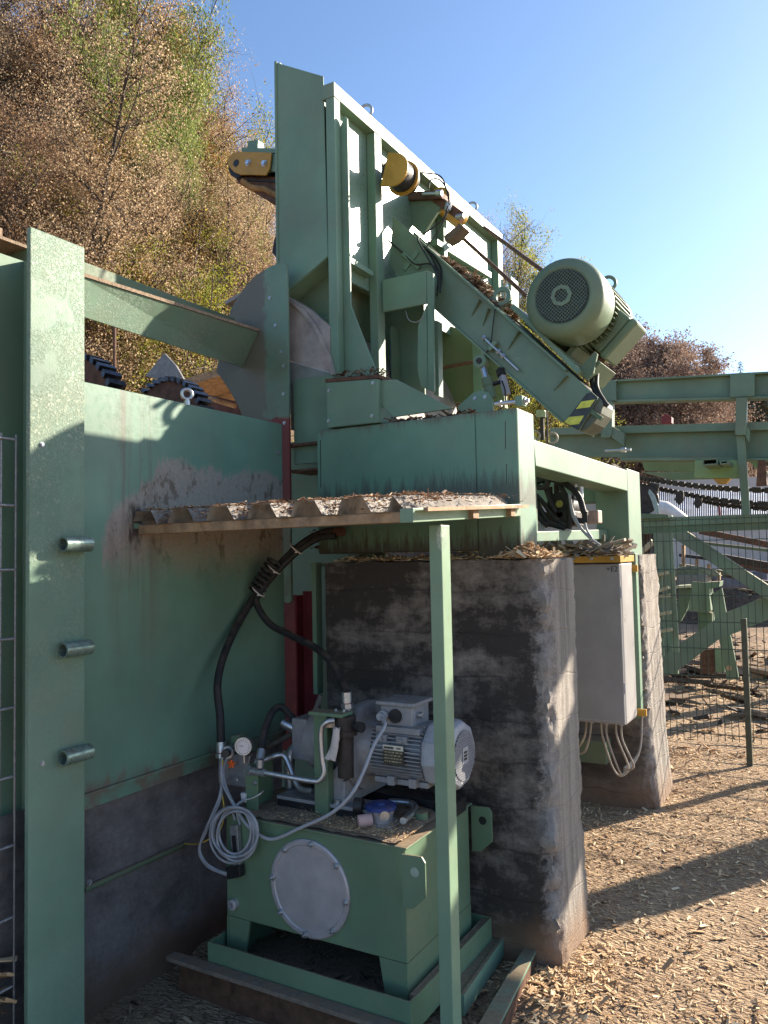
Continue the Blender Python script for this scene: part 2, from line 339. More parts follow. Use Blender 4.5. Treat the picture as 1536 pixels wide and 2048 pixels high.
# ------------------------------------------------------------------ ground
def ground_mat():
    m, nt, b = newmat('chip_litter_ground')
    c = mix(nt, nz(nt, 34, 8, .75), (.32, .2, .115), (.68, .49, .3))
    vo = nd(nt, 'TexVoronoi', {'Vector': pos(nt, (1, 2.2, 1)), 'Scale': 38., 'Randomness': 1.})
    c = mix(nt, .45, c, rmp(nt, nd(nt, 'SeparateColor', {0: vo.outputs['Color']}).outputs[0], [(0, (.16, .1, .06)), (.5, (.42, .29, .18)), (1, (.72, .56, .37))]))
    c = mix(nt, rmp(nt, nz(nt, .9, 5, .6), [(.42, 0.), (.62, .55)]), c, (.33, .21, .125))
    far = nd(nt, 'SeparateXYZ', {0: nd(nt, 'NewGeometry').outputs['Position']}).outputs[1]
    fm = mth(nt, 'MULTIPLY', nd(nt, 'MapRange', {0: far, 1: 7.6, 2: 10.}).outputs[0], rmp(nt, nz(nt, .8, 5, .65), [(.4, .25), (.6, .9)]))
    c = mix(nt, fm, c, (.24, .165, .11))
    nt.links.new(c, b.inputs['Base Color']); b.inputs['Roughness'].default_value = .95
    bump(nt, b, mth(nt, 'ADD', nz(nt, 45, 8, .8), mth(nt, 'MULTIPLY', vo.outputs['Distance'], 1.2)), 1., .02)
    return m
def gz(x, y):
    z = .018*noise.noise(V((x*1.3, y*1.3, 1)))+.01*noise.noise(V((x*4, y*4, 5)))
    d = abs(x+1.0)
    if 2.7 < y < 3.6 and d < .4: z += .03*(1-d/.4)
    if x < -1.5 and y < 2.5: z += -.03
    return z
def grid(name, x0, x1, y0, y1, nx, ny, fz, m):
    b = bmesh.new(); vs = [[b.verts.new((x0+(x1-x0)*i/nx, y0+(y1-y0)*j/ny, fz(x0+(x1-x0)*i/nx, y0+(y1-y0)*j/ny))) for j in range(ny+1)] for i in range(nx+1)]
    for i in range(nx):
        for j in range(ny): b.faces.new((vs[i][j], vs[i+1][j], vs[i+1][j+1], vs[i][j+1]))
    me = bpy.data.meshes.new(name); b.to_mesh(me); b.free(); me.materials.append(m)
    me.polygons.foreach_set('use_smooth', [True]*len(me.polygons))
    o = bpy.data.objects.new(name, me); COL.objects.link(o); return o
GM = ground_mat()
# one sheet: fine near the machine, its skirt running out to the horizon
def gground():
    xs = [-300, -60, -20, -10, -6]+[-4+.08*i for i in range(72)]+[2, 3, 5, 9, 20, 60, 300]
    ys = [-60, -20, -6, -2, 0, 1]+[1.4+.08*i for i in range(90)]+[9, 10, 12, 16, 24, 40, 80, 200, 600]
    b = bmesh.new(); vs = [[b.verts.new((x, y, gz(x, y))) for y in ys] for x in xs]
    for i in range(len(xs)-1):
        for j in range(len(ys)-1): b.faces.new((vs[i][j], vs[i+1][j], vs[i+1][j+1], vs[i][j+1]))
    me = bpy.data.meshes.new('ground'); b.to_mesh(me); b.free(); me.materials.append(GM)
    me.polygons.foreach_set('use_smooth', [True]*len(me.polygons))
    o = bpy.data.objects.new('ground', me); COL.objects.link(o); o['kind'] = 'structure'
    o['label'] = 'bare yard ground littered with wood chips'
gground()
def slivers(name, label, n, place, lmin, lmax, m, seed, cat='wood chips', flat=.25, parent=None, thick=.22):
    r = random.Random(seed); vs = []; fs = []
    for _ in range(n):
        p = place(r)
        if p is None: continue
        L = r.uniform(lmin, lmax)*r.choice((.5, .7, 1, 1, 1.5)); w = L*r.uniform(.1, .38); t = w*thick
        a = r.uniform(0, 2*pi); d = V((cos(a), sin(a), r.gauss(0, flat))).normalized(); s = d.cross(V((r.gauss(0, .35), r.gauss(0, .35), 1))).normalized(); u = s.cross(d)
        d *= L/2; s *= w/2; u *= t/2; k = len(vs); q = r.uniform(.3, 1); c = V(p)+V((0, 0, abs(d.z)+.002))
        vs += [c-d-s, c+d-s*q, c+d+s*q, c-d+s, c-d-s+u*2, c+d-s*q+u*2, c+d+s*q+u*2, c-d+s+u*2]
        fs += [(k+3, k+2, k+1, k), (k+4, k+5, k+6, k+7), (k, k+1, k+5, k+4), (k+1, k+2, k+6, k+5), (k+2, k+3, k+7, k+6), (k+3, k, k+4, k+7)]
    me = bpy.data.meshes.new(name); me.from_pydata(vs, [], fs); me.materials.append(m)
    o = bpy.data.objects.new(name, me); COL.objects.link(o)
    if parent is not None: o.parent = parent; o.matrix_parent_inverse = Matrix.Translation(-parent.location)
    else: tag(o, label, cat)
    o['kind'] = 'stuff'; return o
def on_ground(x0, x1, y0, y1, dens=None):
    def f(r):
        x, y = r.uniform(x0, x1), r.uniform(y0, y1)
        if -2.1 < x < -1.0 and 2.2 < y < 3.4: return None
        if -1.6 < x < -1.05 and 5.08 < y < 5.9: return None
        if x < -1.12 and y < 3.4: return None
        if dens and noise.noise(V((x*.9, y*.9, 3)))+.35*noise.noise(V((x*3, y*3, 8))) < r.uniform(-.9, .45): return None
        return x, y, gz(x, y)
    return f
slivers('wood_chips', 'pale splintered wood chips strewn over the sunny yard', 42000, on_ground(-1.6, .6, 2.3, 6.8, True), .005, .026, CHIPM, 1)
slivers('wood_chips', 'longer pale splinters lying among the fine yard chips', 1500, on_ground(-1.4, .6, 2.4, 6.8, True), .02, .05, CHIPM, 7, thick=.12)
slivers('wood_chips', 'thin scatter of chips on the far yard behind the mesh fence', 11000, on_ground(-3.2, 1.2, 6.4, 13.5, True), .02, .07, CHIPM, 2)
slivers('bark_litter', 'dark bark scraps on the yard behind the mesh fence', 1100, on_ground(-4, 1.5, 7.2, 16, True), .05, .22, CHIPD, 3, 'bark')
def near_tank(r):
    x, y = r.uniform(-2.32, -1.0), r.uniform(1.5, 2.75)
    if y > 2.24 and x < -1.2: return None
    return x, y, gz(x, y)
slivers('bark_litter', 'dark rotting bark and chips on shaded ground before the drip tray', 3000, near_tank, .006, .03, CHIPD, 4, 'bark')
slivers('wood_chips', 'reddish chips heaped at the foot of the near concrete pillar', 2600, lambda r: (lambda a, q: (-.98+q*cos(a), 2.95+q*1.2*sin(a), gz(-.98+q*cos(a), 2.95+q*1.2*sin(a))) if (-.985+q*cos(a) > -.97 or 2.95+q*1.2*sin(a) < 2.96) else None)(r.uniform(0, 6.28), abs(r.gauss(0, .22))), .008, .03, CHIPM, 5)
slivers('wood_chips', 'coarse chips behind the wire mesh panel at the left edge', 1500, lambda r: (r.uniform(-2.7, -2.34), r.uniform(1.2, 1.62), r.uniform(.0, .42)), .02, .08, CHIPM, 6)

# ------------------------------------------------------------------ left wall
XW = -2.33
def bolt(name, p, n, parent, r=.011, m=None): return MB().hexb(p, n, r*.72, r*.7).build(name, m or GALV, parent, smooth=35)
t = thing('concrete_wall', 'rough grey concrete base wall under the big green steel panel', 'wall', (-2.5, 2.2, 0))
b = bmesh.new(); vs = []
for j in range(31):
    row = []
    for i in range(61):
        y = .4+i*.045; z = -.12+j*.03
        row.append(b.verts.new((-2.385+.012*noise.noise(V((1, y*3, z*3)))+.004*noise.noise(V((3, y*22, z*22))), y, z)))
    vs.append(row)
for j in range(30):
    for i in range(60): b.faces.new((vs[j][i], vs[j][i+1], vs[j+1][i+1], vs[j+1][i]))
bmesh.ops.solidify(b, geom=b.faces[:], thickness=.25)
me = bpy.data.meshes.new('wall_body'); b.to_mesh(me); b.free(); me.materials.append(CONC3)
o = bpy.data.objects.new('wall_body', me); COL.objects.link(o); o.parent = t; o.matrix_parent_inverse = Matrix.Translation(-t.location)
o = MB().tube([AX(168, 1780, -2.375), AX(370, 1688, -2.375)], .011, 8).build('cable_conduit', GDARK, t, smooth=50)

t = thing('wall_panel', 'large green steel wall panel with a mud splash above the canopy', 'panel', (XW, 2.4, .73))
MB().box((XW-.02, 1.75, .728), (XW, 3.062, 2.238)).build('plate', GWALL, t, bevel=.002)
b = MB().box((XW, 1.85, .775), (XW+.012, 3.04, .787)).build('ledge', GWALL, t)
MB().box((XW+.0, 2.13, 1.715), (XW+.008, 2.17, 1.735)).build('bracket', GREEN, t)
for p in ((555, 905), (178, 1765)):
    bolt('bolt', AX(*p, XW), (1, 0, 0), t)
e = AX(374, 806, XW-.008); q = MB().cyl(e-V((0, 0, .01)), e+V((0, 0, .008)), .014, 14).cyl(e+V((0, 0, .008)), e+V((0, 0, .02)), .009)
q.ring(e+V((0, 0, .037)), (.75, -.6, 0), .021, .0075, 24).build('lifting_eye', STEEL, t, smooth=60)

t = thing('steel_post', 'tall green flanged steel post with flaking paint and three short tubes', 'post', (-2.25, 1.73, 0))
MB().poly([(-2.25, 1.628, -.1), (-2.25, 1.842, -.1), (-2.25, 1.842, 2.69), (-2.25, 1.628, 2.69)], (-.02, 0, 0)).build('flange', GFLAKE, t, bevel=.003)
MB().box((-2.42, 1.725, -.1), (-2.271, 1.742, 2.64)).build('web', GREEN, t)
MB().box((-2.44, 1.628, -.1), (-2.421, 1.842, 2.64)).build('rear_flange', GREEN, t)
for z in (1.653, 1.306, .958):
    c = V((-2.226, 0, z)); q = MB(); y0, y1 = 1.735, 1.842
    r0, r1 = .026, .02
    prof = [(0, r1), (0, r0), (y1-y0, r0), (y1-y0, r1), (.002, r1)]
    bb = q.b; rings = []
    for tt, rr in [(.05, .001), (.05, r1), (0, r1), (0, r0), (y1-y0, r0), (y1-y0, .001)]:
        rings.append([bb.verts.new((c.x+rr*cos(2*pi*k/24), y0+tt, z+rr*sin(2*pi*k/24))) for k in range(24)])
    for a, d in zip(rings, rings[1:]):
        for k in range(24): bb.faces.new((a[k], a[(k+1) % 24], d[(k+1) % 24], d[k]))
    q.build('tube_stub', simple('bare_tube_steel', (.2, .28, .24), .3, .45, .3, 30, .5) if z > 1.6 else bpy.data.materials['bare_tube_steel'], t, smooth=40)
for p in ((84, 889), (84, 1527)): bolt('bolt', AX(*p, -2.25), (1, 0, 0), t, .009)

t = thing('recessed_wall', 'green channel wall painted dark for shade behind the wire mesh at the left edge', 'wall', (-2.5, 1.2, 0))
MB().box((-3.2, 1.756, -.1), (-2.445, 1.77, 2.7)).build('plate', GDARK, t)  # darker paint stands in for the shade of the recess
MB().box((-3.2, 1.4, 2.701), (-2.445, 1.8, 2.712)).build('ledge', CHIPDUST, t)  # ledge drawn forward to shade the plate below
MB().poly([(-2.619, 1.0, 2.69), (-2.46, 1.0, 2.7), (-2.5, 1.0, 2.73), (-2.619, 1.0, 2.79)], (0, .74, 0)).build('dirt_bank', CHIPDUST, t)
MB().box((-2.66, 1.0, 2.6), (-2.6195, 1.78, AX(0, 455, -2.62).z)).build('rear_flange', CHIPDUST, t)

t = thing('steel_beam', 'chipped green horizontal beam with dirt on top, running into the arched plate', 'beam', (-2.55, 2.5, 2.6))
a0, a1, b1, b0 = V((-2.497, 1.75, 2.705)), V((-2.497, 3.098, 2.727)), V((-2.603, 3.098, 2.56)), V((-2.60, 1.75, 2.55))
a0, b0 = AX(160, 552, -2.497), AX(160, 632, -2.55); b1 = AY(485, 735, 3.098); a1 = AY(517, 664, 3.098)
MB().poly([a0, a1, b1, b0], (-.015, 0, .004)).build('web', GFLAKE2, t, bevel=.002)
MB().poly([a0+V((.006, 0, .001)), a1+V((.006, -.002, .001)), a1+V((-.1, -.002, .001)), a0+V((-.1, 0, .001))], (0, 0, .014)).build('top_flange', CHIPDUST, t)
c0, c1 = AX(160, 521, -2.62), AX(470, 637, -2.62)
MB().poly([c0, c1, c1-V((0, 0, .12)), c0-V((0, 0, .12))], (-.02, 0, 0)).build('rear_flange', GDARK, t)

# arched plate
Y0 = 3.1
def py(pts, y): return [AY(*p, y) for p in pts]
out = [(574, 530), (566, 524), (552, 528), (534, 536), (512, 550), (494, 568), (476, 592), (462, 618), (452, 648), (444, 690), (432, 742)]
cut = [(432, 742), (446, 762), (462, 786), (476, 812), (486, 836), (494, 860), (545, 870), (562, 1000), (565, 1200), (571, 1206), (579, 1206), (583, 1200)]
t = thing('arched_plate', 'green upright plate with a curved top and a row of bolts down its edge', 'plate', (-2.3, Y0, 1.4))
MB().poly(py(out+cut[1:], Y0), (0, .014, 0)).build('plate', GARCH, t, bevel=.002)
for p in ((540, 596), (551, 651), (562, 704), (567, 732), (567, 788), (569, 846)): bolt('bolt', AY(*p, Y0), (0, -1, 0), t, .009)

t = thing('rotor_housing', 'dusty grey curved drum housing between the arched plate and the hood', 'housing', (-2.3, 3.5, 2.2))
pts = []
for k in range(15):
    a = rad(-12+k*8.5); pts.append((-2.62+.52*cos(a), 3.17, 2.32+.64*sin(a)))
q = MB()
for a, c in zip(pts, pts[1:]):
    q.b.faces.new([q.b.verts.new(v) for v in (a, c, (c[0], 4.6, c[2]), (a[0], 4.6, a[2]))])
bmesh.ops.remove_doubles(q.b, verts=q.b.verts[:], dist=1e-4); bmesh.ops.solidify(q.b, geom=q.b.faces[:], thickness=.02)
q.build('curved_sheet', simple('dusty_sheet', (.3, .265, .245), .7, 0, .3, 10, 0, .4, 120), t, smooth=60)
MB().box((-2.33, 3.16, 2.05), (-2.0, 3.175, 2.47)).build('front_plate', GREEN, t)
MB().poly(py([(577, 598), (610, 612), (660, 652), (660, 745), (579, 722)], 3.185), (0, .03, 0)).build('front_sheet', bpy.data.materials['dusty_sheet'], t)
MB().poly(py([(579, 722.5), (660, 745.5), (660, 860), (582, 860)], 3.185), (0, .03, 0)).build('back_sheet', simple('dusty_green_sheet', (.17, .19, .18), .7, 0, .35, 7), t)
t = thing('channel_bracket', 'short dark steel channel tucked between arched plate and crossbeam, back sheet enlarged to block stray sun', 'bracket', (-2.22, 3.1, 1.9))
MB().box((-2.62, 3.375, -.1), (-1.95, 3.39, 2.2)).build('back', GREEN, t)  # sheet stretched wide and down to the ground to block stray sunlight
MB().box((-2.36, 3.13, 2.135), (-2.14, 3.335, 2.148)).build('top_flange', RUST, t)
MB().box((-2.36, 3.13, 2.01), (-2.155, 3.335, 2.02)).build('shelf', RUST, t)

# toothed wheels behind the panel
def wheel(cx, y, cz, R, n, label):
    t = thing('toothed_wheel', label, 'toothed wheel', (cx, y, cz), 'toothed wheels behind the panel')
    MB().lathe((cx, y-.03, cz), (0, 1, 0), [(0, .02), (0, R), (.06, R), (.06, .02)], 48).build('disc', RUST, t, smooth=40)
    MB().lathe((cx, y-.05, cz), (0, 1, 0), [(0, .01), (0, R*.3), (.02, R*.3), (.02, .01)], 24).build('hub', DARK, t, smooth=40)
    q = MB()
    for k in range(n):
        a = 2*pi*k/n; u = V((cos(a), 0, sin(a))); w = V((-sin(a), 0, cos(a)))
        q.obox(V((cx, y, cz))+u*(R+.008), u*.014+w*.004, V((0, .055, 0)), w*R*2*pi/n*.26)
    q.build('teeth', simple('worn_tooth_steel', (.06, .065, .08), .35, .7, .3, 20), t)
    return t
p = AY(340, 868, 3.45); wheel(p.x, 3.45, AY(340, 760, 3.45).z-.31, .3, 38, 'rusty toothed wheel rising over the panel beside the lifting eye')
p = AY(150, 800, 2.75); wheel(p.x, 2.75, AY(190, 712, 2.75).z-.33, .34, 38, 'rusty toothed wheel half hidden behind the flaking green post')
t = MB().poly(py([(290, 752), (328, 706), (352, 732), (378, 778), (394, 812), (370, 815), (352, 790), (320, 760)], 3.75), (0, .02, 0)).build('deflector_blade', simple('dull_blade', (.2, .19, .18), .5, .5), bevel=.003)
tag(t, 'pointed curved steel blade standing behind the toothed wheels', 'blade')
t = MB().cyl(AY(229, 640, 4.2), AY(229, 735, 4.2), .012, 8).build('rusty_rod', RUST); tag(t, 'thin rusty upright rod behind the green beam', 'rod')
t = thing('timber_shed', 'brown plank lean-to with orange boards seen behind the arched plate', 'shed', (-4.2, 6.5, 0))
MB().poly(py([(360, 760), (470, 728), (560, 760), (560, 775), (470, 742), (360, 776)], 6.4), (0, 2.5, 0)).build('roof_edge', WOOD, t)
MB().poly(py([(375, 775), (545, 760), (545, 960), (375, 960)], 8.2), (0, .05, 0)).build('back_wall', simple('dark_planks', (.07, .03, .02), .8, 0, .5, 6), t)
MB().poly(py([(398, 770), (460, 748), (540, 800), (480, 800)], 7.2), (0, .03, 0)).build('boards', simple('orange_boards', (.42, .13, .045), .7, 0, .4, 8), t)
MB().cyl(AY(398, 790, 7.0), AY(470, 812, 7.0), .03, 8).build('rail', WOOD, t)

# ------------------------------------------------------------------ portal of box beams on the pillars
YB = 3.06; XC = -1.13
t = thing('support_portal', 'heavy green box-beam portal standing on the two concrete pillars', 'steel frame', (-1.2, 4, 1.57))
MB().box((-2.125, YB, 1.605), (-1.318, YB+.76, 2.185)).build('cross_beam', GBOX, t, bevel=.006)
MB().box((-1.318+.0005, YB-.001, 1.56), (XC, YB+.2, 2.186)).build('column', GBOX, t, bevel=.006)
MB().box((-1.33, 4.945, 1.54), (XC, 5.29, 2.095)).build('column', GREEN, t, bevel=.006)
MB().box((-2.1, 5.0, 1.9), (-1.331, 5.2, 2.09)).build('cross_beam', GREEN, t, bevel=.005)
z0 = AX(1160, 960, XC-.002).z
MB().poly([AX(1067, 879, XC-.002), AX(1258, 942, XC-.002), AX(1258, 983, XC-.002), AX(1072, 932, XC-.002)], (-.16, 0, 0)).build('side_rail', GREEN, t, bevel=.004)
MB().poly([AX(1074, 1063, -1.26), AX(1237, 1058, -1.26), AX(1237, 1077, -1.26), AX(1074, 1083, -1.26)], (-.08, 0, 0)).build('lower_rail', GREEN, t, bevel=.003)
# marks of the weld seams
q = MB()
for a, c in (((1010, 842), (1010, 898)), ((1012, 928), (1012, 968)), ((640, 880), (641, 975))):
    A, B = AY(*a, YB-.0015), AY(*c, YB-.0015); q.poly([A, A+V((.003, 0, 0)), B+V((.003, 0, 0)), B], (0, .002, 0))
q.build('weld_seam', DARK, t)
# cover box and gussets on the beam
t = thing('bolted_cover', 'square green cover box with bolted corners on top of the crossbeam', 'cover', (-1.92, 3.05, 2.19))
c = py([(652, 765), (756, 757), (757, 845), (654, 856)], 3.045)
MB().poly(c, (0, .17, 0)).build('box', GREEN, t, bevel=.004)
MB().poly([c[0]+V((-.004, -.002, .001)), c[1]+V((.008, -.002, .001)), c[1]+V((.008, .17, .001)), c[0]+V((-.004, .17, .001))], (0, 0, .016)).build('lid', RUST, t)
for p in ((658, 781), (746, 766), (744, 832), (657, 842)): bolt('bolt', AY(*p, 3.045), (0, -1, 0), t, .009)
t = MB().poly(py([(757, 760), (793, 759), (868, 798), (905, 817), (787, 834), (758, 805)], 3.075), (0, .014, 0)).build('base_gusset', GREEN, bevel=.002)
tag(t, 'green sloping gusset plate lying against the crossbeam beside the bolted cover', 'gusset')
slivers('wood_chips', 'bark crumbs and chips on the green crossbeam', 1100, lambda r: (r.uniform(-1.75, -1.33), r.uniform(3.07, 3.65), 2.188), .01, .05, CHIPD, 11)
slivers('wood_chips', 'reddish crumbs on the lid of the bolted cover', 260, lambda r: (r.uniform(-2.05, -1.8), r.uniform(3.05, 3.2), 2.425+.02*r.random()), .008, .03, CHIPD, 12)

# ------------------------------------------------------------------ hood with its open frame
XF = -2.08
t = thing('hood', 'tall green sheet hood with a framed side glaring white in the sun', 'hood', (-2.1, 4, 2.4))
f = py([(553, 125), (646, 152), (656, 512), (557, 598)], 3.2)
D = V((0, 2.0, 0)); q = MB(); q.poly(f, (0, .008, 0)); q.build('front_sheet', GREEN, t, bevel=.003)
MB().poly([f[3]+V((.005, .006, -.003)), f[2]+V((0, .006, -.003)), f[2]+V((0, 1.2, -.003)), f[3]+V((.005, 1.2, -.003))], (0, 0, .01)).build('chute_floor', GREEN, t)
MB().poly([f[3]+V((.004, .008, 0)), f[0]+V((.004, .008, 0)), f[0]+V((.004, 2.1, 0)), f[3]+V((.004, 2.1, 0))], (.012, 0, 0)).build('rear_sheet', GREEN, t)
b2 = py([(577, 578), (656, 514), (740, 600), (655, 650), (580, 600)], 3.3)
MB().poly([AY(577, 590, 3.32), AY(657, 650, 3.32), AY(657, 520, 3.32)], (0, .6, 0)).build('shaded_underside', GDARK, t)  # dark block stands in for the shadowed underside of the hood
MB().tube([f[0]+V((-.004, -.001, .004)), f[3]+V((-.002, -.001, 0))], .008, 8).build('edge_rib', GREEN, t, smooth=50)
ZT = 3.935
def post(y0, y1, z0, z1, x=XF, w=.05): MB().box((x-w, y0, z0), (x, y1, z1)).build('frame_post', GREEN, t, bevel=.003)
post(3.19, 3.245, 2.425, ZT-.075); post(3.58, 3.655, 2.2, ZT-.075); post(5.33, 5.42, 2.9, ZT-.075); post(4.42, 4.47, 3.3, ZT-.075)
MB().box((XF-.07, 3.188, ZT-.0745), (XF+.002, 5.424, ZT)).build('top_rail', paint('green_streaked_paint', (.16, .245, .17), .4, grime=1.6), t, bevel=.003)
# bottom rails, each following its opening
MB().poly([AX(695, 510, XF-.003), AX(747, 543, XF-.003), AX(747, 553, XF-.003), AX(695, 521, XF-.003)], (-.05, 0, 0)).build('sill_rail', GREEN, t)
MB().poly([AX(875, 478, XF-.003), AX(983, 545, XF-.003), AX(983, 556, XF-.003), AX(875, 489, XF-.003)], (-.05, 0, 0)).build('sill_rail', GREEN, t)
GPAN = paint('glossy_green_panel', (.15, .25, .185), .27, grime=.25); GPAN.node_tree.nodes['Principled BSDF'].inputs['Specular IOR Level'].default_value = .6
MB().box((XF-.066, 3.25, 3.0), (XF-.052, 4.42, ZT-.075)).build('side_sheet', GPAN, t)
MB().box((XF-.066, 4.425, 3.0), (XF-.052, 5.4, ZT-.075)).build('side_sheet', GPAN, t)
MB().box((XF-.0515, 3.25, 2.98), (XF-.036, 3.272, ZT-.14)).build('inner_strip', GREEN, t, bevel=.002)
MB().box((XF-.35, 3.25, ZT-.07), (XF-.1, 5.4, ZT-.06)).build('roof_sheet', GREEN, t)
# gusset at the front post, welded strip beside it
MB().poly(py([(680, 252), (690, 232), (694, 236), (701, 610), (756, 752), (682, 757)], 3.247), (0, .012, 0)).build('gusset', GREEN, t, bevel=.002)
for y in (3.55, 4.95): MB().ring((XF-.03, y, ZT+.035), (.3, -1, 0), .032, .008, 18).cyl((XF-.03, y, ZT-.01), (XF-.03, y, ZT+.01), .012, 10).build('lifting_eye', GALV, t, smooth=60)
post(5.45, 5.6, 3.0, 3.62, XF+.05, .02)
# light concrete-coloured chute face seen through the lower opening
t = MB().poly(py([(640, 600), (745, 560), (745, 760), (660, 760)], 4.4), (0, .04, 0)).build('chute_face', simple('dusty_chute', (.4, .31, .25), .85, 0, .15, 14)); tag(t, 'dusty tan chute face glimpsed through the lower gap of the hood frame', 'chute')

# ------------------------------------------------------------------ cabinet-like bracket column by the conveyor
t = thing('channel_column', 'green folded sheet column with an open front under the conveyor', 'column', (-1.75, 3.61, 2.2))
MB().poly(py([(764, 560), (853, 541), (853, 607), (766, 624)], 3.61), (0, .016, 0)).build('head_plate', GREEN, t, bevel=.003)
MB().poly(py([(853, 541), (866, 546), (868, 784), (856, 780)], 3.61), (0, .02, 0)).build('edge_flange', GREEN, t, bevel=.003)
MB().poly(py([(836, 652), (853, 610), (856, 780), (842, 772), (835, 740)], 3.616), (0, .012, 0)).build('cheek', GREEN, t)
MB().poly(py([(866, 640), (876, 642), (878, 792), (868, 790)], 3.66), (0, .05, 0)).build('outer_angle', GREEN, t)
MB().poly(py([(764, 600), (846, 600), (850, 800), (764, 800)], 3.86), (0, .012, 0)).build('back_sheet', GREEN, t)
MB().box((AY(781, 700, 3.76).x, 3.76, 2.2), (AY(784, 700, 3.76).x, 3.85, 2.85)).build('rib', GREEN, t)
MB().tube(spl([AY(811, 622, 3.66), AY(818, 640, 3.64), AY(834, 644, 3.62), AY(848, 632, 3.605)]), .002, 6).build('loose_wire', CABLE, t)
t = MB().poly(py([(870, 640), (1000, 690), (1010, 815), (875, 800)], 4.6), (0, .05, 0)).build('rusty_back_wall', paint('stained_green_sheet', (.13, .17, .08), .6, grime=2.2)); tag(t, 'stained olive sheet wall in the gap below the inclined conveyor', 'wall')
t = MB().box((AY(945, 700, 4.5).x, 4.5, 1.9), (AY(962, 700, 4.5).x, 4.56, 3.2)).build('upright_angle', GREEN); tag(t, 'narrow sunlit green upright behind the hydraulic cylinder', 'upright')
t = MB().tube([AY(872, 738, 4.4), AY(955, 722, 4.4)], .012, 8).build('rusty_ledge', RUST); tag(t, 'rusty ledge strip with bark on the stained sheet wall', 'ledge')

# ------------------------------------------------------------------ inclined conveyor with its drive
YC = 3.76
E0, E1 = AY(840, 481, YC), AY(1194, 794, YC)
ce = (E1-E0); ce.y = 0; ce.normalize(); cn = V((-ce.z, 0, ce.x))
if cn.z < 0: cn = -cn
DY = V((0, 1, 0))
t = thing('inclined_conveyor', 'steep green conveyor arm with a black and yellow striped lower end', 'conveyor', tuple(AY(960, 700, YC)))
side = py([(786, 432), (840, 481), (900, 531), (1004, 620), (1196, 795), (1158, 862), (1126, 845), (900, 646), (795, 549), (778, 530)], YC)
GCONV = paint('green_conveyor_paint', (.14, .225, .155), .4, grime=1.1)
MB().poly(side, (0, .012, 0)).build('side_plate', GCONV, t, bevel=.002)
MB().poly([p+V((0, .24, 0)) for p in side], (0, .012, 0)).build('side_plate', GCONV, t)
q = MB(); q.obox((E0+E1)/2-cn*.004+V((0, .126, 0)), ce*((E1-E0).length/2), V((0, .112, 0)), cn*.004); q.build('belt_bed', DARK, t)
q = MB(); lo0, lo1 = AY(795, 549, YC), AY(1126, 844, YC)
q.obox((lo0+lo1)/2+V((0, .126, 0))+cn*.006, (lo1-lo0)/2, V((0, .112, 0)), cn*.004); q.build('under_tray', GREEN, t)
q = MB(); q.obox((E0+E1)/2+V((0, -.016, 0))-ce*.1, ce*((E1-E0).length/2-.1), V((0, .0155, 0)), cn*.005); q.build('top_flange', GREEN, t, bevel=.001)
q = MB(); q.obox((lo0+lo1)/2+V((0, -.012, 0)), (lo1-lo0)/2, V((0, .0115, 0)), cn*.004); q.build('bottom_flange', GREEN, t)
for a, c in (((962, 601), (943, 632)), ((980, 618), (965, 652)), ((1040, 664), (1015, 700)), ((1136, 752), (1107, 781))):
    A, B = AY(*a, YC), AY(*c, YC); w = ce*.004
    MB().poly([A+V((0, -.03, 0)), A, B, B+V((0, -.003, 0))], w).build('rib', GDARK, t)
A, B = AY(966, 674, YC-.03), AY(1037, 741, YC-.03)
q = MB().cyl(A, B, .0065, 10); q.build('threaded_rod', STEEL, t, smooth=50)
d = (B-A).normalized()
for f in (0, .42, .55): MB().tube([A+d*(f*(B-A).length), A+d*(f*(B-A).length+.016)], .014, 6).build('hex_nut', STEEL, t)
MB().obox(A+d*.072+V((0, .014, 0)), d*.012, V((0, .02, 0)), cn*.028).build('adjuster_lug', GREEN, t, bevel=.002)
MB().tube(spl([AY(991, 612, YC-.012), AY(986, 650, YC-.02), AY(981, 690, YC-.015), AY(972, 706, YC-.01)]), .0035, 6).build('grease_line', DARK, t)
c = AY(1004, 594, YC+.03)
q = MB(); seg = 20; R1, R2 = .052, .028
for y in (-.01, .01):
    pass
ro = [(c+V((cos(2*pi*k/seg), 0, sin(2*pi*k/seg)))*R1, c+V((cos(2*pi*k/seg), 0, sin(2*pi*k/seg)))*R2) for k in range(seg)]
bb = q.b; fr = [(bb.verts.new(a-DY*.01), bb.verts.new(b-DY*.01), bb.verts.new(b+DY*.01), bb.verts.new(a+DY*.01)) for a, b in ro]
for k in range(seg):
    a, d = fr[k], fr[(k+1) % seg]
    for j in range(4): bb.faces.new((a[j], a[(j+1) % 4], d[(j+1) % 4], d[j]))
q.poly([c-ce*.05-cn*.1-DY*.009, c+ce*.05-cn*.1-DY*.009, c+ce*.047-cn*.03-DY*.009, c-ce*.047-cn*.03-DY*.009], DY*.018)
q.build('lifting_lug', GREEN, t, smooth=40)
MB().obox(AY(992, 608, YC+.03), ce*.03, DY*.03, cn*.006).build('lug_base', RUST, t)
STR_Y = simple('hazard_yellow', (.62, .6, .07), .4); STR_K = simple('hazard_black', (.03, .03, .032), .4)
ys = YC-.0025
MB().poly(py([(1173, 787), (1183, 784), (1195, 795.5), (1157.5, 860.5), (1127, 844.5), (1137, 834)], ys), (0, .002, 0)).build('striped_sticker', STR_K, t)
for s in ([(1163, 803), (1190, 799), (1180, 814), (1152, 818)], [(1128, 844), (1138, 834), (1168, 831), (1158, 848), (1140, 850)]):
    MB().poly(py(s, ys-.0015), (0, .001, 0)).build('yellow_stripe', STR_Y, t)
er = (AY(1194, 794, YC)+AY(1126, 844, YC))/2
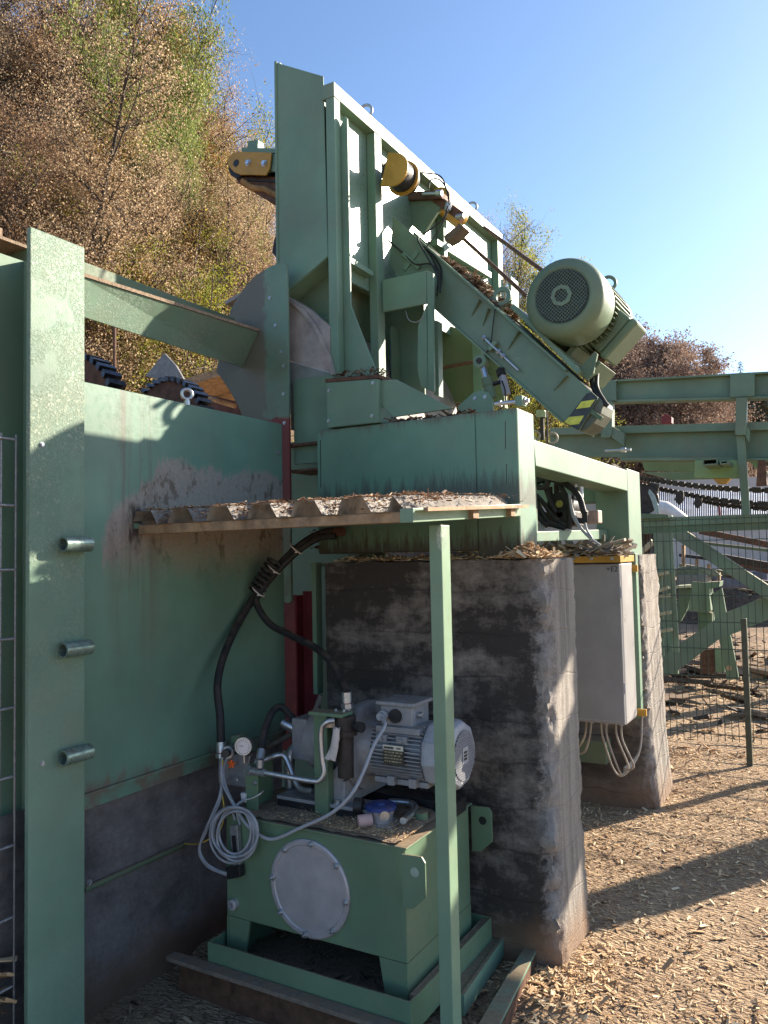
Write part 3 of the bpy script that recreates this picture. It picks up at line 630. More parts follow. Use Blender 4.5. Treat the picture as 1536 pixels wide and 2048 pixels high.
q = MB(); g_ = py([(1196.5, 795), (1203, 800), (1206, 809), (1202, 826), (1188, 846), (1168, 862), (1158.5, 862)], YC+.02); q.poly(g_, (0, .2, 0)); q.build('end_guard', simple('grey_green_guard', (.1, .112, .085), .55, 0, .3, 20), t, bevel=.004)
MB().bar(AY(1184, 824, YC), AY(1204, 838, YC), .02, .02).bar(AY(1164, 846, YC+.008), AY(1186, 818, YC+.008), .01, .012).build('scraper_arm', GDARK, t, bevel=.002)
# head of the arm under the drum
MB().poly(py([(800, 398), (872, 396), (884, 410), (846, 470), (812, 440)], 4.08), (0, .02, 0)).build('head_plate', GCONV, t)
MB().poly(py([(800, 385), (880, 380), (884, 396), (800, 400)], 4.05), (0, .12, 0)).build('head_deck', RUST, t)
MB().cyl(AY(845, 388, 4.02), AY(884, 386, 4.02), .008, 10).cyl(AY(872, 386, 4.02), AY(884, 386, 4.02), .017, 6).build('tension_screw', STEEL, t, smooth=40)
MB().obox(AY(822, 521, YC-.004), ce*.012, DY*.004, cn*.06).obox(AY(822, 521, YC-.012), ce*.07, DY*.006, cn*.012).build('cable_clamp', GREEN, t, bevel=.001)
q = MB().tube(spl([AY(775, 480, YC-.012), AY(805, 505, YC-.012), AY(830, 528, YC-.02), AY(860, 528, YC-.03), AY(878, 548, YC-.03), AY(874, 580, YC-.03)]), .005, 8)
q.build('cable_run', DARK, t, smooth=60)
slivers('wood_chips', 'heap of bark and straw-like splinters riding on the inclined conveyor', 1900,
        lambda r: (lambda f: tuple(E0+(E1-E0)*f+cn*(.0+.035*r.random()*min(1, 6*(f-.1)))+DY*r.uniform(.02, .22)))(r.uniform(.12, .5)), .01, .055, island('arm_debris', [(0, (.1, .06, .035)), (.5, (.26, .17, .1)), (1, (.45, .36, .25))]), 21, flat=.35)

c = AY(1124, 592, 3.64); R = .194
t = thing('electric_motor', 'big green electric motor with a round fan grille mounted on the conveyor arm', 'motor', tuple(c))
q = MB(); cowl = None; prof = [(.02, R*.3), (.012, R*.66), (.0, R*.67), (-.004, R*.72), (.0, R*.8), (.012, R*.92), (.035, R*.985), (.06, R), (.2, R*1.0), (.23, R*.985), (.24, R*.9)]
q.lathe(c, DY, [(.004, R*.64)]+[(p_[0], p_[1]) for p_ in prof][2:], 64); cowl = q.build('fan_cowl', GMOTOR, t, smooth=35)
MB().lathe(c-DY*.0052, DY, [(-.0, R*.655), (.002, R*.655)], 48).build('dark_opening', BLACK, cowl)
q = MB(); n = 20; g = R*.64
for k in range(-n//2, n//2+1):
    o_ = k*2*g/n; h = math.sqrt(max(0, g*g-o_*o_))
    if h < .01: continue
    q.obox(c-DY*.008+ce*o_, ce*.0009, DY*.0012, cn*h); q.obox(c-DY*.0105+cn*o_, cn*.0009, DY*.0012, ce*h)
q.build('grille', GMOTOR, cowl)
MB().ann(c-DY*.014, DY, R*.17, R*.27, .002, 8).build('grille_boss', GMOTOR, cowl)
q = MB().lathe(c+DY*.23, DY, [(0, R*.84), (.36, R*.84), (.37, R*.7)], 40)
for k in range(44):
    a = 2*pi*k/44; u = ce*cos(a)+cn*sin(a); w = -ce*sin(a)+cn*cos(a); q.obox(c+DY*.4+u*R*.9, u*R*.09, DY*.15, w*.0022)
q.build('finned_body', GMOTOR, t, smooth=30)
MB().lathe(c+DY*.58, DY, [(0, R*.98), (.05, R*.98), (.06, R*.6)], 40).build('end_shield', GMOTOR, t, smooth=35)
bc = c+ce*(R-.005)+DY*.42+cn*.02
MB().obox(bc-ce*.02, ce*.05, DY*.1, cn*.11).build('terminal_box', GMOTOR, t, bevel=.014)
MB().obox(bc+ce*.052, ce*.022, DY*.108, cn*.118).build('terminal_lid', GMOTOR, t, bevel=.012)
MB().obox(bc-cn*.13, ce*.03, DY*.04, cn*.02).build('gland_plate', RUST, t, bevel=.003)
for s in (-1, 1):
    MB().obox(c-cn*(R+.012)+ce*s*.13+DY*.38, ce*.035, DY*.15, cn*.014).obox(c-cn*(R*.85)+ce*s*.12+DY*.38, ce*.016, DY*.13, cn*.035).build('foot', GMOTOR, t, bevel=.003)
u = (cn*.95+ce*.3).normalized()
e = AY(1218, 566, 4.05)
MB().ring(e, (.5, -1, .1), .033, .009, 22).cyl(e-V((.05, 0, .06)), e-V((.02, 0, .025)), .012, 10).build('lifting_eye', GMOTOR, t, smooth=60)
for k, dx in ((0, 0), (1, .022)):
    w = [AY(1192, 718, 3.96), AY(1184+10*k, 745, 3.9), AY(1186+8*k, 775, 3.84), AY(1203+6*k, 803, 3.8), AY(1216, 812, 3.8)]
    MB().tube(spl(w), .0105, 10).build('supply_cable', RUBBER, t, smooth=60)
t = MB(); mp0, mp1 = AY(1026, 615, YC), AY(1160, 748, YC)
t.obox((mp0+mp1)/2+cn*.004+V((0, .16, 0)), (mp1-mp0)/2, DY*.19, cn*.012)
o = t.build('motor_base_plate', GREEN, None, bevel=.003); tag(o, 'sloping green base plate between the big motor and the conveyor arm', 'base plate')
q = MB(); e2 = AY(1160, 735, YC+.02); q.poly([e2-cn*.02, e2+ce*.07-cn*.02, e2+ce*.07+cn*.02, e2+ce*.02+cn*.1, e2+cn*.1], DY*.02); q.poly([e2+ce*.04-cn*.02+DY*.02, e2+ce*.055-cn*.02+DY*.02, e2+ce*.055+cn*.08+DY*.02, e2+ce*.04+cn*.08+DY*.02], DY*.3)
o = q.build('tension_bracket', GDARK, None, bevel=.002); tag(o, 'dusty green belt tension bracket below the big motor', 'bracket')

# hydraulic cylinder lifting the arm
t = thing('hydraulic_cylinder', 'small green hydraulic cylinder propping up the inclined conveyor', 'hydraulic cylinder', tuple(AY(982, 800, 3.72)))
p0, p1, p2 = AY(963, 724, 3.74), AY(974, 762, 3.72), AY(986, 806, 3.71)
MB().lathe(p0-DY*.03, DY, [(0, .012), (0, .034), (.06, .034), (.06, .012)], 24).build('rod_eye', GREEN, t, smooth=40)
MB().lathe(p0-DY*.036, DY, [(0, .001), (0, .015), (.006, .015)], 16).build('pin', DARK, t)
MB().cyl(p0, p1, .016, 16).build('piston_rod', STEEL, t, smooth=40)
MB().lathe(p1, p2-p1, [(-.012, .016), (-.012, .03), (.03, .03), (.032, .027), (.1, .027)], 20).build('barrel', GDARK, t, smooth=40)
MB().poly(py([(916, 812), (945, 786), (960, 780), (976, 784), (985, 798), (987, 840), (916, 840)], 3.68), (0, .014, 0)).build('base_lug', GREEN, t, bevel=.002)
for p in ((950, 797), (970, 794)): bolt('bolt', AY(*p, 3.68), (0, -1, 0), t, .011)
q = MB().bar(AY(1002, 742, 3.74), AY(1014, 790, 3.72), .03, .03).build('limit_switch', LGREY, t, bevel=.004); MB().bar(AY(1000, 738, 3.74), AY(1004, 752, 3.73), .036, .036).build('switch_cap', BLACK, t, bevel=.004)
MB().tube(spl([AY(1004, 762, 3.70), AY(1010, 780, 3.69), AY(1012, 802, 3.70), AY(1024, 806, 3.71)]), .004, 8).cyl(AY(980, 770, 3.72), AY(1000, 764, 3.72), .012, 12).build('hose_fitting', BLACK, t, smooth=50)
q = MB(); A, B = AY(990, 808, 3.16), AY(1058, 801, 3.16)
q.cyl(A, B, .0085, 12); d = (B-A).normalized(); q.tube([A+d*.11, A+d*.14], .017, 6); q.tube([A+d*.02, A+d*.03], .014, 6)
o = q.build('adjusting_screw', STEEL, None, smooth=40); tag(o, 'long zinc adjusting screw lying at the right end of the near crossbeam', 'screw')
q = MB().box(tuple(AY(1030, 812, 3.13)), tuple(AY(1044, 790, 3.13)+V((0, .05, 0)))); o = q.build('screw_lug', GREEN, None, bevel=.003); tag(o, 'little green lug holding the adjusting screw on the near crossbeam', 'lug')
q = MB(); A, B = AY(1210, 902, 5.05), AY(1262, 899, 5.05); q.cyl(A, B, .008, 12); d = (B-A).normalized(); q.tube([A+d*.1, A+d*.13], .016, 6)
o = q.build('adjusting_screw', STEEL, None, smooth=40); tag(o, 'zinc adjusting screw on top of the far portal column', 'screw')
slivers('wood_chips', 'straw-coloured splinters caught on the far crossbeam', 220, lambda r: (r.uniform(-1.75, -1.2), r.uniform(5.02, 5.2), 2.1), .03, .12, TW, 22)

# ------------------------------------------------------------------ cross conveyor with yellow end plates
YX = 3.6
t = thing('cross_conveyor', 'short belt conveyor with yellow end plates passing through the hood', 'conveyor', tuple(AY(500, 330, YX)))
l = [(543, 305), (539, 338), (532, 350), (480, 349), (468, 344), (458, 333), (454, 322), (458, 312), (466, 306), (480, 303)]
MB().poly(py(l, YX), (0, .012, 0)).build('end_plate', YEL, t, bevel=.002)
for p in ((497, 326), (529, 327)): MB().hexb(AY(*p, YX), (0, -1, 0), .014, .016).build('bolt', STEEL, t, smooth=35)
MB().lathe(AY(472, 326, YX-.002), DY, [(0, .001), (0, .022), (.004, .022)], 20).build('axle_hole', BLACK, t)
A, B = AY(470, 326, YX), AY(788, 341, YX)
bd = (B-A); bd.y = 0; bu = bd.normalized(); bn = V((-bu.z, 0, bu.x))
if bn.z < 0: bn = -bn
MB().cyl(A+DY*.03, A+DY*.5, .075, 28).build('tail_drum', RUBBER, t, smooth=40)
MB().obox((A+B)/2-bd*.07+bn*.078+DY*.27, bd*.43, DY*.23, bn*.006).build('belt', RUBBER, t)
MB().obox((A+B)/2-bd*.07-bn*.078+DY*.27, bd*.43, DY*.23, bn*.006).build('belt', RUBBER, t)
MB().obox((A+B)/2+DY*.03+bn*.02-bu*.1, bd*.36, DY*.01, bn*.05).build('side_frame', GREEN, t)
MB().poly(py([(483, 295), (556, 297), (556, 306), (483, 304)], YX+.02), (0, .4, 0)).build('frame_angle', GREEN, t)
MB().poly(py([(496, 282), (516, 279), (515, 296), (494, 297)], YX+.06), (0, .06, 0)).build('sensor_box', GREEN, t, bevel=.002)
cR = B
ang = [rad(a) for a in range(-90, 91, 12)]; Rr = .088
o_ = [cR+bu*Rr*cos(a)+bn*Rr*sin(a) for a in ang]+[cR-bu*.055+bn*Rr, cR-bu*.055-bn*Rr]
MB().poly([p-DY*.012 for p in o_], (0, .012, 0)).build('end_plate', YEL, t, bevel=.002)
MB().cyl(cR, cR+DY*.15, .078, 28).build('head_drum', RUBBER, t, smooth=40)
MB().lathe(cR+DY*.1, DY, [(0, .03), (0, .094), (.012, .094), (.012, .03)], 32).build('drum_flange', YEL, t, smooth=40)
# brown bark wrapped under the tail
pts = py([(470, 352), (560, 352), (560, 410), (540, 405), (515, 388), (490, 372), (474, 365)], YX+.05)
MB().poly(pts, (0, .3, 0)).build('bark_catcher', RUST, t, bevel=.01)
MB().tube(py([(485, 362), (505, 375), (530, 378), (556, 392)], YX+.04), .018, 8).build('catcher_lip', simple('ochre_dirty', (.28, .16, .06), .7, 0, .4, 14), t)
MB().poly(py([(548, 480), (556, 460), (557, 520), (544, 505)], YX), (0, .1, 0)).build('rubber_flap', RUBBER, t)
# second drum and its cables
cR2 = AY(880, 402, 4.3)
t = thing('guide_roller', 'yellow flanged roller behind the cables on the conveyor head', 'roller', tuple(cR2))
MB().cyl(cR2, cR2+DY*.28, .065, 28).build('roller_body', YEL, t, smooth=40)
MB().lathe(cR2-DY*.02, DY, [(0, .02), (0, .078), (.015, .078)], 28).build('flange', YEL, t, smooth=40)
MB().bar(AY(868, 395, 4.1), AY(925, 435, 4.1), .05, .05).build('bearing_bar', RUST, t)
MB().cyl(AY(912, 434, 4.05), AY(928, 431, 4.05), .014, 8).cyl(AY(895, 420, 4.05), AY(898, 405, 4.05), .02, 8).build('tension_screw', GALV, t, smooth=40)
t = MB().poly(py([(888, 472), (920, 446), (926, 453), (905, 474), (890, 482)], 4.0), (0, .1, 0)).build('guard_plate', simple('dusty_yellow_guard', (.13, .1, .07), .6, 0, .3, 10)); tag(t, 'small dusty brown guard plate at the corner of the sunny white panel', 'guard')
q = MB()
for w, r_, in (([(843, 345), (880, 352), (893, 380), (899, 408)], .005), ([(857, 377), (862, 360), (880, 360), (896, 385), (899, 410)], .005), ([(896, 412), (885, 440), (845, 470), (836, 478), (842, 492), (858, 520), (874, 550), (876, 575)], .006),
               ([(898, 418), (878, 460), (850, 498)], .004), ([(848, 492), (866, 520), (878, 550), (874, 590)], .006), ([(846, 486), (862, 505), (882, 540), (880, 585)], .006)):
    q.tube(spl([AY(*p, 3.7) if i > 2 or r_ < .0055 else AY(*p, 3.75) for i, p in enumerate(w)]), r_*.8, 8)
o = q.build('cable_bundle', BLACK, None, smooth=60); tag(o, 'loose bundle of black cables drooping beside the conveyor head', 'cables')
for a, c, L in (((968, 455), (1090, 545), 'upper dark tension rod running from the hood frame to the motor'), ((925, 476), (1066, 604), 'lower dark tension rod passing over the bark heap to the motor')):
    A = AX(*a, XF+.05); B = AY(*c, 3.95); o = MB().cyl(A, B, .012, 10).build('tension_rod', RUST, None, smooth=40); tag(o, L, 'rod', 'tension rods')
# small sensor on a stick, between column and striped end
t = thing('limit_switch', 'small pale limit switch on a stalk behind the portal column', 'switch', tuple(AY(1082, 880, 4.2)))
MB().poly(py([(1072, 820), (1089, 820), (1089, 834), (1072, 834)], 4.2), (0, .05, 0)).build('switch_box', simple('pale_green_box', (.36, .42, .3), .5), t, bevel=.003)
MB().cyl(AY(1084, 834, 4.22), AY(1085, 880, 4.22), .012, 10).cyl(AY(1094, 822, 4.22), AY(1095, 885, 4.22), .006, 8).build('stalk', DARK, t)
MB().ring(AY(1071, 872, 4.2), (.3, -1, 0), .025, .006, 16).build('cable_loop', CABW, t, smooth=60)
MB().ring(AY(1104, 876, 4.3), (.3, -1, 0), .03, .006, 16).build('cable_loop', CABW, t, smooth=60)

# ------------------------------------------------------------------ concrete pillars
def pillar(name, label, x0, x1, y0, y1, h, mat_f, seed, flare=.03, cham=.0, tilt=0):
    """rough block: fine grid skin, ragged right front arris"""
    b = bmesh.new(); r = random.Random(seed); nzv = 74
    per = []
    n1, n2 = 46, 22
    for i in range(n1): per.append((0, i/n1))
    for i in range(n2): per.append((1, i/n2))
    for i in range(n1): per.append((2, i/n1))
    for i in range(n2): per.append((3, i/n2))
    rows = []
    for j in range(nzv+1):
        z = -.15+(h+.15)*j/nzv; row = []; f = flare*max(0, 1-z/h)+(.014*max(0, 1-z/.45) if z < .45 else 0)
        for s, u in per:
            xa, xb, ya, yb = x0, x1+f, y0-tilt*0, y1+f*.4
            if s == 0: x, y = xa+(xb-xa)*u, ya
            elif s == 1: x, y = xb, ya+(yb-ya)*u
            elif s == 2: x, y = xb-(xb-xa)*u, yb
            else: x, y = xa, yb-(yb-ya)*u
            p = V((x, y, z))
            # broken arris
            d = math.hypot(x-xb, y-ya); k = max(0, 1-d/.075)
            q = noise.noise(V((seed, z*9, 0)))*.5+noise.noise(V((seed, z*26, d*30)))*.4+.45
            cut = k*max(0, q+.3*noise.noise(V((seed, z*60, d*60))))*.05
            p += V((-cut, cut*.9, 0))
            d2 = math.hypot(x-xb, y-yb); p += V((-1, -1, 0))*(max(0, 1-d2/.05)*.012*(.5+noise.noise(V((seed+3, z*7, 1)))+.6*noise.noise(V((seed+3, z*31, 1)))))
            p += V((.003*noise.noise(p*11), .003*noise.noise(p*11+V((5, 5, 5))), 0))+V((.0022*noise.noise(p*55), .0022*noise.noise(p*55+V((9, 1, 5))), 0))
            if cham and z > h-cham and s in (1, 2) and d2 < cham: p.x -= (z-(h-cham))*.5
            if j == nzv: p.z += .012*noise.noise(p*9)
            row.append(b.verts.new(p))
        rows.append(row)
    k = len(per)
    for j in range(nzv):
        for i in range(k): b.faces.new((rows[j][i], rows[j][(i+1) % k], rows[j+1][(i+1) % k], rows[j+1][i]))
    b.faces.new(rows[-1])
    for f in b.faces:
        c = f.calc_center_median(); f.material_index = 0
    me = bpy.data.meshes.new(name); b.to_mesh(me); b.free(); me.materials.append(mat_f); me.materials.append(CONC2)
    me.polygons.foreach_set('use_smooth', [True]*len(me.polygons)); me.set_sharp_from_angle(angle=rad(50))
    o = bpy.data.objects.new(name, me); COL.objects.link(o); return tag(o, label, 'pillar')
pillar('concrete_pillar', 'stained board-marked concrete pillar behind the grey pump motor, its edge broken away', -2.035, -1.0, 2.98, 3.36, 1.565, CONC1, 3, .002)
pillar('concrete_pillar', 'far concrete pillar behind the grey cabinet, coils of cable hanging before it', -2.0, -1.1, 5.1, 5.6, 1.56, concrete('far_pillar_concrete', (.06, .05, .043), (.24, .2, .17), .8, True, (.42, .6), -1.06), 9, .03)
def heap(x0, x1, y0, y1, z0, hh):
    def f(r):
        x = r.uniform(x0, x1); y = r.uniform(y0, y1); return x, y, z0+hh*r.random()
    return f
slivers('wood_chips', 'thin layer of chips along the top of the near concrete pillar', 1500, heap(-2.0, -1.02, 2.99, 3.3, 1.565, .012), .012, .04, CHIPM, 31)
slivers('wood_chips', 'conical heap of golden chips at the foot of the near portal column', 1300, lambda r: (lambda a, q: (-1.1+q*cos(a), 3.05+q*.8*sin(a), 1.565+max(0, .05-q*.33)))(r.uniform(0, 6.28), min(.13, abs(r.gauss(0, .08)))), .012, .035, CHIPM, 32)
slivers('bark_litter', 'dark nest of bark clogging the corner above the red primer plate', 900, lambda r: (r.gauss(-2.08, .06), r.uniform(3.1, 3.28), 1.62+abs(r.gauss(0, .04))), .012, .05, CHIPD, 33, 'bark')

# ------------------------------------------------------------------ red primed channel between panel and pillar
t = thing('red_channel', 'dark red primed channel standing between the green panel and the pillar', 'channel', (-2.25, 3.1, .75))
x0, x1 = AY(560, 1250, 3.16).x, AY(607, 1250, 3.16).x
zt_, zb_ = AY(590, 1190, 3.16).z, AY(590, 1400, 3.16).z
MB().box((x0, 3.16, zb_-.25), (x1, 3.172, zt_)).build('web', REDP, t)
MB().box((x1+.002, 3.09, zb_-.25), (x1+.012, 3.172, zt_)).build('flange', REDP, t)
MB().box((x1+.013, 3.14, zb_-.25), (AY(636, 1250, 3.14).x, 3.15, zt_+.02)).build('cover_strip', REDP, t)
x2 = AY(637, 1250, 3.05).x
t = MB().box((x2, 3.0, AY(645, 1390, 3.0).z), (x2+.022, 3.05, AY(645, 1125, 3.0).z)).build('edge_angle', GREEN, None, bevel=.002); tag(t, 'slim green edge angle on the left arris of the near concrete pillar', 'angle')
t = MB().box((-2.2, 3.1, 1.545), (-2.06, 3.18, 1.56)).build('cap_plate', GREEN, None); tag(t, 'shadowy green cap plate above the red primed channel', 'plate')
t = MB().tube(spl([AY(440, 1520, 2.95), AY(520, 1500, 2.95), AY(580, 1470, 2.94), AY(620, 1440, 2.93), AY(642, 1390, 2.95)]), .012, 8).build('dusty_cable', simple('dusty_cable_skin', (.2, .17, .14), .8), None, smooth=60); tag(t, 'thick dusty cable sagging along the wall behind the oil tank', 'cable')

# ------------------------------------------------------------------ canopy
t = thing('canopy', 'low corrugated canopy covered in wood chips over the oil tank', 'canopy', (-1.7, 2.55, 1.74))
def zr(y): return 1.727+(y-2.15)*.052
PX = .186; prof = []
x = -2.335
while x < -1.2:
    for dx, dz in ((.0, 0), (.02, .05), (.098, .05), (.13, 0)): prof.append((x+dx, dz))
    x += PX
prof = [p for p in prof if p[0] < -1.115]+[(-1.155, .0), (-1.09, .0)]
prof = sorted(prof)
prof = [p for p in prof if not (-1.155 < p[0] < -1.1)]
q = MB(); ya, yb = 2.13, 3.03
va = [q.b.verts.new((x, ya, zr(ya)+.004+dz)) for x, dz in prof]; vb = [q.b.verts.new((x, yb, zr(yb)+.004+dz)) for x, dz in prof]
for i in range(len(prof)-1): q.b.faces.new((va[i], va[i+1], vb[i+1], vb[i]))
bmesh.ops.solidify(q.b, geom=q.b.faces[:], thickness=.002)
q.build('corrugated_sheet', SHEETG, t)
for y, xa, xb in ((2.15, -2.325, -1.135), (2.52, -2.325, -1.1), (2.88, -2.325, -1.1)):
    MB().poly([(xa, y, zr(y)-.034), (xb, y, zr(y)-.03), (xb, y, zr(y)+.001), (xa, y, zr(y)+.001)], (0, .05, 0)).build('batten', WOOD, t, bevel=.002)
MB().poly([(-1.098, 2.14, zr(2.14)-.0), (-1.098, 3.03, zr(3.03)), (-1.098, 3.03, zr(3.03)+.012), (-1.098, 2.14, zr(2.14)+.012)], (.016, 0, 0)).build('edge_strip', WOOD, t)
def on_roof(r):
    x = r.uniform(-2.3, -1.09); y = r.choice((r.uniform(2.15, 3.02), abs(r.gauss(0, .12))+2.14))
    k = (x+2.335) % PX; dz = min(.05, max(0, k/.02*.05)) if k < .098 else max(0, .05*(1-(k-.098)/.032))
    if x > -1.16: dz = .012+.02*r.random()
    lim = .034 if k > .12 or k < .012 else .05
    return x, y, zr(y)+.006+max(dz, r.uniform(dz, lim))
slivers('wood_chips', 'rusty brown needles and chips lying all over the canopy roof', 6000, on_roof, .006, .02, island('rusty_chip_wood', [(0, (.1, .05, .028)), (.4, (.27, .14, .07)), (.8, (.42, .25, .14)), (1, (.6, .45, .3))]), 41)
t = thing('canopy_post', 'slim green corner post of the canopy with a rail back to the portal', 'post', (-1.14, 2.33, 0))
MB().box((-1.165, 2.305, -.05), (-1.12, 2.37, 1.69)).build('post', GPOST, t, bevel=.003)
MB().poly([AX(826, 1045, -1.119), AX(1042, 1032, -1.119), AX(1042, 1008, -1.119), AX(826, 1016, -1.119)], (-.046, 0, 0)).build('rail', GPOST, t, bevel=.002)
q = MB(); cw = AY(884, 1075, 2.302)
for k in range(11):
    a = 2*pi*k/11; q.cyl(cw, cw+V((cos(a)*.02, 0, sin(a)*.045)), .0003, 3)
for j in range(9):
    f = (j+1)/9.5; q.tube([cw+V((cos(2*pi*k/22)*.02*f, 0, sin(2*pi*k/22)*.045*f)) for k in range(23)], .00025, 3)
o = q.build('spider_web', simple('spider_silk', (.75, .75, .72), .4)); tag(o, 'fine round spider web on the front of the canopy post', 'spider web')

# ------------------------------------------------------------------ hydraulic power unit
TY, TX0, TX1, TB, TZ0, TZ1 = 2.37, -2.095, -1.315, 2.89, .238, .621
t = thing('floor_beam', 'dusty steel channel lying on the ground before the drip tray', 'beam', (-1.8, 2.27, .05))
MB().box((-2.28, 2.235, .085), (-1.2, 2.285, .1)).build('top_flange', simple('dusty_flange', (.2, .155, .12), .9, 0, .3, 40, .9), t, bevel=.002)
MB().box((-2.24, 2.262, -.05), (-1.2, 2.276, .084)).build('web', RUST, t)
t = thing('floor_beam', 'green steel angle on the ground running back beside the canopy post', 'beam', (-1.15, 2.6, .05))
A0, A1, B0, B1 = AZ(945, 2075, .06), AZ(1052, 1893, .06), AZ(990, 2075, .06), AZ(1078, 1896, .06)
MB().poly([A0, A1, B1, B0], (0, 0, .012)).build('top_flange', GREEN, t, bevel=.002)
MB().poly([B0-V((0, 0, .002)), B1-V((0, 0, .002)), B1-V((0, 0, .14)), B0-V((0, 0, .14))], (-.01, 0, 0)).build('side_flange', RUST, t)
t = thing('floor_beam', 'low green channel filled with dust between the drip tray and the green angle', 'beam', (-1.2, 2.6, .05))
C0, C1 = AZ(928, 1990, .09), AZ(1012, 1868, .09)
MB().poly([C0, C1, C1-V((0, 0, .07)), C0-V((0, 0, .07))], (-.012, 0, 0)).poly([C0-V((.012, 0, .01)), C1-V((.012, 0, .01)), C1-V((.1, 0, .01)), C0-V((.1, 0, .01))], (0, 0, -.01)).build('channel', GREEN, t)
DX0, DX1, DY0, DY1, DZ0, DZ1 = -2.12, -1.262, 2.29, 2.965, .06, .168
t = thing('drip_tray', 'shallow green drip tray under the oil tank', 'tray', (-1.7, 2.6, .06))
w = .006; q = MB()
q.box((DX0, DY0, DZ0), (DX1, DY0+w, DZ1)).box((DX0, DY1-w, DZ0), (DX1, DY1, DZ1)).box((DX0, DY0+w, DZ0), (DX0+w, DY1-w, DZ1)).box((DX1-w, DY0+w, DZ0), (DX1, DY1-w, DZ1))
q.build('rim', GTANK, t)
MB().box((DX0+w, DY0+w, DZ0), (DX1-w, DY1-w, DZ0+.006)).build('floor', CHIPDUST, t)
q = MB(); q.poly([(DX1-.02, DY0+.06, DZ0+.006), (DX1-.006, DY0+.06, DZ0+.095), (DX1-.006, DY1-.01, DZ0+.1), (DX1-.02, DY1-.01, DZ0+.006)], (-.03, 0, 0)); q.build('dust_bank', CHIPDUST, t)
slivers('bark_litter', 'dark crumbs lying in the drip tray', 700, lambda r: (r.uniform(DX0+.01, DX1-.01), r.uniform(DY0+.01, DY1-.02), DZ0+.01+.03*max(0, r.gauss(0, .6))), .006, .03, CHIPD, 51, 'bark')

t = thing('oil_tank', 'dark green hydraulic oil tank with a round bolted cover on its front', 'tank', (-1.7, 2.6, .17))
MB().box((TX0, TY, TZ0), (TX1, TB, TZ1-.006)).build('body', GTANK, t, bevel=.004)
MB().box((TX0-.012, TY-.012, TZ1-.006), (TX1+.012, TB+.012, TZ1)).build('lid', GTANK, t, bevel=.002)
MB().box((TX1-.008, TY, DZ0+.007), (TX1, TB, TZ0)).build('end_plate', GTANK, t)
MB().box((TX0, TY, DZ0+.007), (TX0+.008, TB, TZ0)).build('end_plate', GTANK, t)
for (xx, s) in ((TX1-.009, -1), (TX0+.009, 1)):
    for yy in (TY+.002, TB-.012):
        MB().poly([(xx, yy, TZ0-.001), (xx+s*.1, yy, TZ0-.001), (xx+s*.07, yy, DZ0+.007), (xx, yy, DZ0+.007)], (0, .01, 0)).build('foot', GTANK, t)
cc = V((-1.705, TY, .412)); RR = .172
cv = MB().lathe(cc, -DY, [(0, RR), (.008, RR), (.012, RR-.006), (.012, RR-.018), (.008, RR-.022)], 56).build('round_cover', ALU, t, smooth=30)
for k in range(8):
    a = rad(85-45*k)
    p = cc+V((cos(a)*(RR-.012), -.012, sin(a)*(RR-.012)))
    bb = MB().hexb(p, -DY, .009, .008).cyl(p, p-DY*.018, .0045, 8); o = bb.build('cover_nut', STEEL, cv, smooth=35)
for (x, y, z, nx) in ((TX1, 2.345, .55, 1), (TX1, TB+.02, .55, 1)):
    pl = [(x+.001, y, z+.055), (x+.075, y, z+.058), (x+.088, y, z+.04), (x+.088, y, z-.07), (x+.04, y, z-.115), (x+.001, y, z-.12)]
    MB().poly(pl, (0, .008, 0)).build('lifting_lug', GTANK, t, bevel=.001)
    MB().lathe((x+.05, y-.0015, z+.005), DY, [(0, .001), (0, .016), (.001, .016)], 20).build('lug_hole', simple('pale_hole', (.3, .38, .3), .6) if y < 2.5 else BLACK, t)
MB().lathe((TX0+.04, TY, .29), -DY, [(0, .02), (.02, .02), (.022, .016), (.022, .009), (.008, .009)], 20).build('drain_plug', ALU, t, smooth=35)
b = bmesh.new(); nx, ny = 40, 26
vs = [[b.verts.new((TX0+.02+(TX1-TX0-.05)*i/nx, TY+.0+(TB-TY-.03)*j/ny, TZ1+.001+max(0, .006+.007*noise.noise(V((i*.25, j*.25, 2)))+.004*noise.noise(V((i*.8, j*.8, 4)))))) for j in range(ny+1)] for i in range(nx+1)]
for i in range(nx):
    for j in range(ny): b.faces.new((vs[i][j], vs[i+1][j], vs[i+1][j+1], vs[i][j+1]))
me = bpy.data.meshes.new('sawdust'); b.to_mesh(me); b.free(); me.materials.append(CHIPDUST); me.polygons.foreach_set('use_smooth', [True]*len(me.polygons))
o = bpy.data.objects.new('sawdust', me); COL.objects.link(o); tag(o, 'brown sawdust blanket lying on the oil tank lid', 'sawdust', kind='stuff')
slivers('wood_chips', 'pale wood crumbs at the front right of the oil tank lid', 2200, lambda r: (max(TX0, min(TX1-.02, r.gauss(-1.52, .17))), min(2.7, TY+.008+abs(r.gauss(0, .1))), TZ1+.012), .004, .009, CHIPM, 52)
slivers('wood_chips', 'fine dark crumbs at the back of the oil tank lid', 500, lambda r: (r.uniform(TX0+.03, TX1-.02), r.uniform(2.5, 2.87), TZ1+.012), .004, .011, CHIPD, 53)
# level gauge on the tank's left
t = thing('level_gauge', 'slim oil level gauge with a black plug at the left of the tank front', 'gauge', tuple(AY(465, 1680, 2.35)))
MB().poly(py([(459, 1652), (474, 1650), (480, 1735), (466, 1738)], 2.345), (0, .02, 0)).build('gauge_body', GALV, t, bevel=.002)
MB().poly(py([(463, 1672), (470, 1671), (474, 1715), (467, 1717)], 2.342), (0, .004, 0)).build('sight_glass', BLACK, t)
MB().poly(py([(450, 1736), (478, 1732), (480, 1755), (453, 1760)], 2.33), (0, .03, 0)).build('plug', BLACK, t, bevel=.003)
